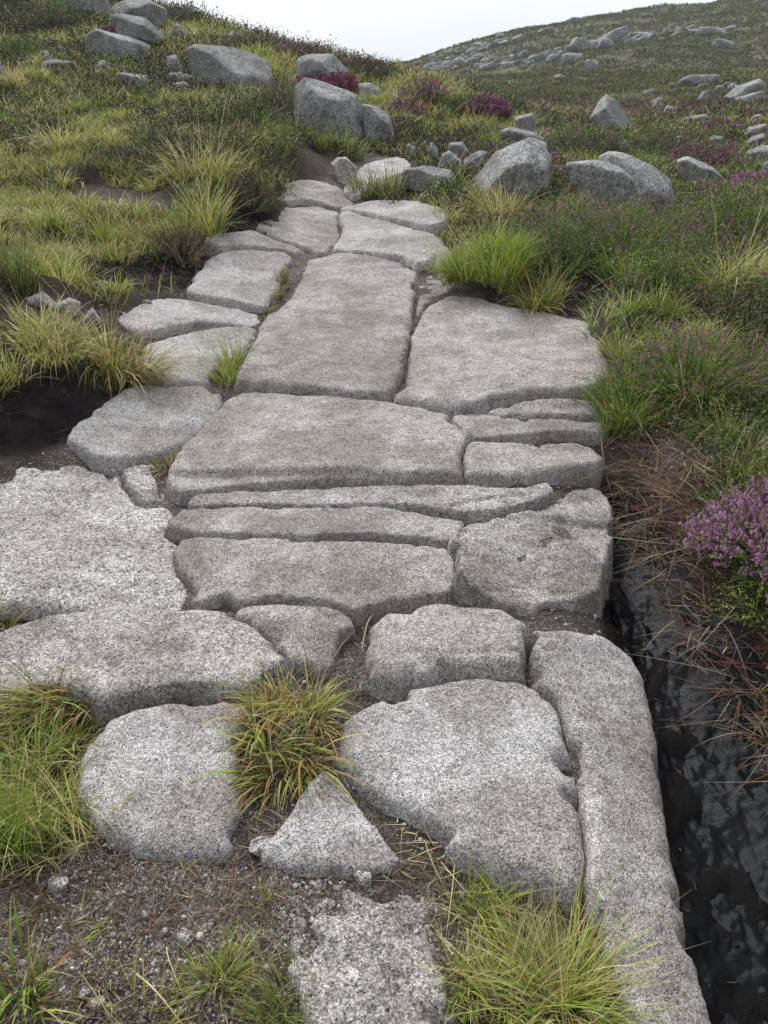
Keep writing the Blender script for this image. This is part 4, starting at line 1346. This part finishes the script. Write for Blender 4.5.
H_("dark heather bush behind the arched boulder", 590, 158, 70, 34, 560, [HEA, DEEP, HEAB], [.4, .4, .2], .05)
H_("brown-green heather bush right of the white pointed stone", 668, 158, 70, 26, 460, [HEA, DEEP, HEAB], [.4, .35, .25], .1)
H_("pink heather patch in front of the arched boulder", 588, 182, 40, 22, 240, [HEAG, HEA], [.6, .4], .5)
H_("dark bush at the foot of the sloping pale boulder", 702, 200, 50, 24, 300, [DEEP, HEA], [.6, .4], .05)
H_("bright magenta heather clump right of the sloping pale boulder", 744, 190, 34, 16, 240, [HEA, HEAG], [.5, .5], .8, (PINK, PURP))
H_("pink heather drift left of the layered slab pile", 700, 162, 64, 18, 320, [HEA, HEAB], [.5, .5], .55)
H_("vivid magenta heather clump on the spur above the cobbles", 488, 116, 30, 19, 420, [HEAB, HEA], [.5, .5], .7, (PINK * .8, PINK2 * .8))
H_("round dark gorse-like bush right of the magenta clump", 504, 116, 30, 26, 360, [DEEP, HEA], [.6, .4], .0)
H_("dark green bush left of the magenta clump", 462, 112, 34, 20, 300, [DEEP, GREEN * .7], [.5, .5], .0)
H_("brown heather bush on the spur near the skyline", 424, 100, 44, 20, 300, [HEAB, HEA], [.6, .4], .25)
H_("pink-tinged heather on the near skyline", 405, 118, 36, 18, 260, [HEAB, HEA], [.6, .4], .4)
H_("red heather cushion on top of the square-shouldered block", 330, 90, 50, 14, 300, [HEAG, HEAB], [.5, .5], .7, (PINK, np.array([.34, .08, .12])))
H_("dusky red heather cushion behind the broad flat-topped boulder", 119, 40, 28, 13, 260, [HEAB, HEA], [.6, .4], .8, (np.array([.26, .10, .13]), PINK))
H_("dark heather bush left of the big square block", 284, 112, 50, 34, 520, [HEAB, HEA, DEEP], [.4, .3, .3], .05)
H_("dark leggy heather hanging over the path at the upper left", 250, 200, 56, 30, 460, [HEAB, HEA, DEEP], [.5, .3, .2], .0)
H_("brown heather clump on the left bank above the peat", 180, 252, 56, 28, 460, [HEAB, BROWN, HEA], [.4, .3, .3], .03)
H_("dark heather tussock in the middle of the left hillside", 120, 168, 60, 22, 420, [HEAB, HEA], [.5, .5], .05)
H_("dark green heather patch at the top left of the hillside", 50, 26, 66, 22, 420, [DEEP, HEA, HEAB], [.4, .4, .2], .03)
H_("dark heather patch at the left edge above the pale boulder", 20, 60, 60, 22, 420, [DEEP, HEA, GREEN * .7], [.4, .3, .3], .0)
H_("dark skyline heather right of the topmost boulder", 176, 22, 36, 16, 300, [HEA, HEAB], [.5, .5], .03)
H_("brown skyline heather above the whaleback boulder", 262, 52, 60, 18, 380, [HEA, HEAB, DEEP], [.4, .3, .3], .1)
H_("dusky skyline heather behind the pointed boulder", 300, 58, 44, 14, 300, [HEAB, HEA], [.6, .4], .3)
H_("green skyline heather right of the pointed boulder", 362, 76, 50, 18, 340, [HEA, DEEP, HEAB], [.4, .3, .3], .15)
H_("small dark heather in the joint under the leaning block", 398, 205, 30, 12, 160, [DEEP, HEAB], [.5, .5], .0)

# ------------------------------------------------------------------ the plant cover between them
PAL = [GREEN, BRIGHT, YELL, STRAW, DEEP, BROWN]
bands = [  # y0, y1, points, blades, blade segments, sprigs, leaves
    (1.2, 4.0, 2300, 46, 4, 66, 12),
    (4.0, 9.0, 3600, 34, 3, 34, 7),
    (9.0, 24.0, 6800, 20, 2, 18, 5),
    (24.0, 170.0, 34000, 6, 2, 8, 5),
]
for y0, y1, npt, nb, K, ns, nl in bands:
    P = scatter(npt, y0, y1, .80 if y0 < 4 else .60)
    P = P[free_of(P)]
    d = np.hypot(P[:, 0], P[:, 1])
    az = np.arctan2(P[:, 0], P[:, 1])
    tf = type_field(P) - .13 * smooth(.02, -.1, az) * (d < 16) + .45 * smooth(.12, .35, az) * (d < 14) + .15 * (d > 9) + .3 * smooth(20, 40, d)
    isH = tf > .10 + rng.normal(0, .11, len(P))
    sh = front_short(P)
    g = P[~isH]; dg = d[~isH]
    sp = np.clip(.03 + .006 * dg, .04, 1.2) * rng.uniform(.7, 1.3, len(g))
    if y0 < 24:
        tussocks(g, nb, (.07, .17) if y0 < 9 else (.12, .27), (.0018, .0035), .0011, PAL, [.34, .13, .26, .15, .08, .06], K, sp, .22, (.3, 1.5), sh=sh[~isH])
    else:
        tussocks(g, nb, (.12, .28), (.004, .006), .0012, [GREEN * .7, YELL * .65, BROWN * .9, HEAB * 1.2, BROWN * .6 + YELL * .25], [.28, .22, .14, .16, .2], K, sp * .8, .05, (.3, 1.2))
    h = P[isH]; dh = d[isH]
    rad = np.clip(.06 + .012 * dh, .08, 1.4) * rng.uniform(.7, 1.4, len(h))
    lf = 1 + .5 * smooth(.02, -.1, np.arctan2(h[:, 0], h[:, 1])) * (dh < 22)
    lf = lf * (1 + .45 * smooth(.1, .2, np.arctan2(h[:, 0], h[:, 1])) * (dh < 7) * np.clip(1 + 1.5 * fbm(h, 2.2, 2, seed=80), .3, 2))
    hgt = lf * np.clip(.09 + .008 * dh, .08, .26) * rng.uniform(.6, 1.3, len(h))
    pf = np.clip(.16 + .8 * fbm(h, 1.1, 3, seed=30), 0, .6) * (dh < 30) * (.08 + .92 * smooth(.0, .18, np.arctan2(h[:, 0], h[:, 1])))
    heather_clumps(h, ns, rad, hgt, nl, np.where(dh > 24, .0019 * dh, np.maximum(.009, .0026 * dh)), pf, sh[isH])

# the ground round and behind the viewer's feet
P = np.column_stack([rng.uniform(-3.5, 3.5, 1100), rng.uniform(-2.2, 1.6, 1100)])
P = P[free_of(P) & ((np.hypot(P[:, 0], P[:, 1]) < 1.2) | (np.abs(np.arctan2(P[:, 0], P[:, 1])) > .8))]
k = type_field(P) + .3 * (P[:, 0] > 0) > .15
tussocks(P[~k], 40, (.07, .17), (.0018, .0035), .0011, PAL, [.34, .13, .26, .15, .08, .06], 3, rng.uniform(.04, .09, int((~k).sum())))
heather_clumps(P[k], 50, rng.uniform(.07, .14, int(k.sum())), rng.uniform(.07, .15, int(k.sum())), 9, .010, np.full(int(k.sum()), .12))

# low turf between the tussocks
for y0, y1, npt, wsc in ((1.2, 5, 26000, .0010), (5, 24, 60000, .0011)):
    P = scatter(npt, y0, y1, .8 if y0 < 4 else .6)
    P = P[free_of(P)]
    m = len(P)
    d = np.hypot(P[:, 0], P[:, 1])
    root = np.column_stack([P, ground(P[:, 0], P[:, 1]) - .005])
    c = vary(rng, pick(rng, m, PAL, [.3, .12, .25, .2, .1, .15]), .25)
    blades(grass, root, rng.uniform(0, 6.28, m), rng.uniform(.05, .13, m) * (1 + d * .06), np.maximum(.002, wsc * d), rng.uniform(.1, .9, m), rng.uniform(.8, 1.8, m), c * .85, c * 1.1, 2)

tag(grass.build("moor_grass", M_GRASS), "green and straw-coloured moor grass over the hillside", "grass", None, 'stuff')
tag(heath.build("heather_cover", M_HEATH), "dark heather growing in drifts over the hillside", "heather", None, 'stuff')
tag(bloom.build("heather_blossom", M_FLOWER), "scattered pink heather bells over the hillside", "heather", None, 'stuff')


# ------------------------------------------------------------------ litter, roots, gravel
lit = Buf()


def scatter_poly(poly, nn):
    lo, hi = poly.min(0), poly.max(0)
    P = np.column_stack([rng.uniform(lo[0], hi[0], nn), rng.uniform(lo[1], hi[1], nn)])
    return P[inside(P, poly)]


def off_slab(P):
    ok = np.ones(len(P), bool)
    for s_ in SLABS:
        ok &= ~inside(P, s_)
    return ok


def litter(poly, nn, Lr, cols, wts, w=(.001, .0022), rise=(1.2, 1.75), wig=1.2):
    P = scatter_poly(poly, nn); P = P[off_slab(P)]
    m = len(P)
    if not m: return
    root = np.column_stack([P, ground(P[:, 0], P[:, 1]) + rng.uniform(.001, .012, m)])
    c = vary(rng, pick(rng, m, cols, wts), .25)
    blades(lit, root, rng.uniform(0, 6.28, m), rng.uniform(*Lr, m), rng.uniform(*w, m), rng.uniform(*rise, m), rng.uniform(1.3, 2.0, m), c, c, 4, wig=wig)


litter(GRAV[0], 5200, (.012, .05), [BROWN * .8, BROWN * .5, STRAW * .6, GREY * .7], [.45, .38, .05, .12], wig=2.2)
litter(BARE[0], 5200, (.012, .045), [BROWN * .8, BROWN * .5, STRAW * .6, GREY * .7], [.45, .38, .07, .1], wig=2.2)
litter(RED, 2600, (.03, .16), [BROWN, np.array([.16, .07, .045]), GREY, STRAW * .6], [.4, .35, .18, .07], (.0012, .0028), rise=(.7, 1.7), wig=2.0)
litter(hitpoly([(596, 330), (640, 420), (720, 470), (720, 560), (640, 520), (606, 460)]), 2400, (.04, .2), [GREY * .8, BROWN, np.array([.16, .07, .045]), STRAW * .6], [.35, .4, .17, .08], (.0014, .003), (.5, 1.7), wig=2.2)
litter(hitpoly([(604, 440), (660, 490), (680, 560), (640, 560), (606, 500)]), 500, (.08, .25), [GREY * .8, BROWN], [.5, .5], (.0016, .003), (1.2, 1.9), wig=1.5)
litter(hitpoly([(240, 690), (350, 690), (350, 860), (240, 860)]), 500, (.02, .07), [BROWN, BROWN * .6, STRAW * .7], [.5, .3, .2])
litter(hitpoly([(340, 620), (380, 620), (380, 700), (340, 700)]), 160, (.02, .06), [BROWN, BROWN * .6], [.6, .4])
litter(hitpoly([(390, 800), (600, 880), (600, 1040), (440, 1040)]), 900, (.03, .12), [BROWN, STRAW * .8, BROWN * .6], [.4, .35, .25])
litter(hitpoly([(0, 620), (110, 690), (90, 880), (0, 900)]), 500, (.03, .1), [BROWN, STRAW * .7], [.6, .4])
for q in PEATS[1:]:
    litter(q, 700, (.04, .16), [BROWN * .6, BROWN, GREY * .7], [.5, .3, .2], (.0015, .003), (.9, 2.2), wig=1.5)
litter(hitpoly([(60, 296), (140, 310), (160, 380), (60, 340)]), 500, (.02, .08), [BROWN, GREY], [.6, .4])
tag(lit.build("dead_grass_litter", M_DEAD), "brown dead stems and roots strewn over bare peat", "plant litter", None, 'stuff')

gb_V, gb_F, gb_n = [], [], 0
D1, F1 = ico(1)


def gravel(P, sizes):
    global gb_n
    for p_, s_ in zip(P, sizes):
        a = rng.uniform(.6, 1.2, 3)
        V = D1 * (1 + rng.normal(0, .14, (len(D1), 1))) * a * s_
        an = rng.uniform(0, 6.28); ca, sa = math.cos(an), math.sin(an)
        V = V @ np.array([[ca, -sa, 0], [sa, ca, 0], [0, 0, 1]])
        z = float(ground(np.array([p_[0]]), np.array([p_[1]]))[0])
        gb_V.append(V + [p_[0], p_[1], z + s_ * .25]); gb_F.append(F1 + gb_n); gb_n += len(D1)


P = scatter_poly(GRAV[0], 9000)
k = (fbm(P, 5, 3, seed=44) > -.12) & off_slab(P)
P = P[k][:4600]
gravel(P, rng.gamma(1.6, .0009, len(P)) + .0009)
P = scatter_poly(BARE[0], 60000)
P = P[(P[:, 1] < 5.5) & (P[:, 1] > .6)]
P = P[off_slab(P) & (_grid(WETM.reshape(GX.shape), P[:, 0], P[:, 1]) < .3) & (_grid(PEATM.reshape(GX.shape), P[:, 0], P[:, 1]) < .3)][:6000]
gravel(P, rng.gamma(1.8, .0010, len(P)) + .0008)
P = scatter_poly(hitpoly([(285, 885), (445, 880), (460, 1060), (320, 1060)], .02), 900)
k = fbm(P, 7, 3, seed=45) > .0
P = P[k][:500]
gravel(P, rng.gamma(1.6, .0014, len(P)) + .001)
o = mesh_np("gravel", np.concatenate(gb_V), np.concatenate(gb_F), G_CRUMB, smooth_sh=False)
tag(o, "pale granite grit and crumbs on the dark soil", "gravel", None, 'stuff')


def stone(label, px, py, wpx, mat=G_CRUMB, hf=.7):
    b = spot(px, py); d = b[1] * CP - (b[2] - EYE) * SP; s = d / F * wpx * .5
    planes = []
    for _ in range(12):
        nv = rs.normal(size=3); nv /= np.linalg.norm(nv); planes.append((*nv, rs.uniform(.75, 1.05)))
    V, Fc = rock_shape(planes, 4, 18, .035, rs.uniform(0, 50), 1.0)
    V = np.clip(V, -1.3, 1.3) * np.array([s, s * .85, s * hf])
    C = b + np.array([0, 0, s * hf * .35])
    tag(mesh_np("stone", V + C, Fc, mat, loc=C), label, "stone", "loose stones on the path")


for a in [(262, 850, 18, "white lump of quartz beside the triangular slab"), (278, 862, 12, "small grey stone below the white quartz lump"), (362, 878, 15, "pale stone in the crack under the triangular slab"),
          (128, 846, 12, "pale stone at the lower edge of the lower-left slab"), (114, 846, 9, "small round stone left of the pale one under the slab"),
          (186, 940, 14, "whitish stone alone in the brown dirt"), (85, 994, 12, "round white pebble near the bottom left"), (96, 1006, 13, "grey-white pebble below the round white pebble"),
          (60, 888, 16, "flat pale stone on the left of the dirt"), (145, 915, 9, "small light pebble in the dirt beside the sprout"), (458, 858, 12, "small stone at the lower corner of the largest front slab"),
          (196, 294, 8, "tiny pale stone at the foot of the four-sided slab"), (148, 304, 7, "tiny stone left of the thin pale slab")]:
    stone(a[3], a[0], a[1], a[2])


def stick(label, pts, rad, col, lift=.01, name="dead_stalk"):
    """a thin bent stem lying over the ground between photo pixels"""
    P3 = []
    for k, (x, y) in enumerate(pts):
        q = spot(x, y); P3.append(Vector(q) + Vector((0, 0, lift * (1.0 if 0 < k < len(pts) - 1 else .3))))
    n_ = 24
    ring = []
    for k in range(n_):
        u = k / (n_ - 1) * (len(P3) - 1); i_ = min(int(u), len(P3) - 2); f = u - i_
        p0 = P3[max(i_ - 1, 0)]; p1 = P3[i_]; p2 = P3[i_ + 1]; p3 = P3[min(i_ + 2, len(P3) - 1)]
        ring.append(.5 * ((2 * p1) + (p2 - p0) * f + (2 * p0 - 5 * p1 + 4 * p2 - p3) * f * f + (3 * p1 - p0 - 3 * p2 + p3) * f ** 3))
    V, Q = [], []
    for k, p_ in enumerate(ring):
        dvec = (ring[min(k + 1, n_ - 1)] - ring[max(k - 1, 0)]).normalized()
        s1 = dvec.cross(Vector((0, 0, 1))).normalized(); s2 = dvec.cross(s1)
        rk = rad * (1 - .5 * k / n_)
        for j_ in range(6):
            a = j_ / 6 * 2 * math.pi
            V.append(p_ + (s1 * math.cos(a) + s2 * math.sin(a)) * rk)
        if k:
            for j_ in range(6):
                a, b_ = (k - 1) * 6 + j_, (k - 1) * 6 + (j_ + 1) % 6
                Q.append((a, b_, b_ + 6, a + 6))
    V = np.array([v[:] for v in V])
    o = mesh_np(name, V, np.array(Q), M_DEAD, col=np.tile(np.array(col), (len(V), 1)), loc=V.mean(0))
    tag(o, label, "dead stem", "dead stems lying about")


stick("pale straw stalk slanting across the bottom edge dirt", [(137, 976), (152, 992), (168, 1010), (185, 1030)], .0022, STRAW, .015)
stick("long pale stick lying on the lower-left dirt", [(70, 925), (85, 920), (102, 906)], .0022, STRAW * .8, .008)
stick("reddish bare twig arching over the black stream", [(668, 646), (700, 658), (730, 670), (768, 668)], .0022, (.16, .05, .045), .03)
stick("bleached twig on the right bank under the green heather", [(676, 366), (680, 352), (679, 344)], .003, GREY * 1.3, .02)
stick("long brown root curving along the bank above the peat hole", [(590, 292), (610, 284), (636, 280), (660, 282)], .004, GREY, .03)
stick("bent grey root hanging at the right end of the pale block", [(604, 410), (600, 440), (604, 476), (612, 500)], .003, GREY * .8, .03)
stick("pale root lying across the right bank's brown soil", [(680, 480), (692, 492), (702, 502)], .003, GREY, .015)
stick("white curled straw on the black wet rock", [(736, 722), (746, 718), (753, 710), (754, 704)], .0013, STRAW * 1.2, .01)
stick("dry stem sticking up between the cushion block and its neighbour", [(362, 652), (368, 632), (378, 612)], .0025, GREY * 1.3, .03)

# ------------------------------------------------------------------ the air between here and the far hill
bm = bmesh.new()
bmesh.ops.create_cube(bm, size=1)
zlo, zhi = float(GZ.min()) - 1.0, max(float(GZ.max()), 30.0) + 3.0
bmesh.ops.scale(bm, vec=(900, 900, zhi - zlo), verts=bm.verts)
bmesh.ops.translate(bm, vec=(0, 0, (zhi + zlo) / 2), verts=bm.verts)
me = bpy.data.meshes.new("haze"); bm.to_mesh(me); bm.free()
hz = bpy.data.objects.new("haze", me); COL.objects.link(hz)
hz['kind'] = 'stuff'
hm = bpy.data.materials.new("haze_air"); hm.use_nodes = True
hm.node_tree.nodes.clear()
ho = hm.node_tree.nodes.new("ShaderNodeOutputMaterial")
hv = hm.node_tree.nodes.new("ShaderNodeVolumePrincipled")
hv.inputs["Color"].default_value = (.93, .95, 1.0, 1)
hv.inputs["Density"].default_value = .0009
hm.node_tree.links.new(hv.outputs[0], ho.inputs["Volume"])
me.materials.append(hm)
SC.cycles.volume_bounces = 1
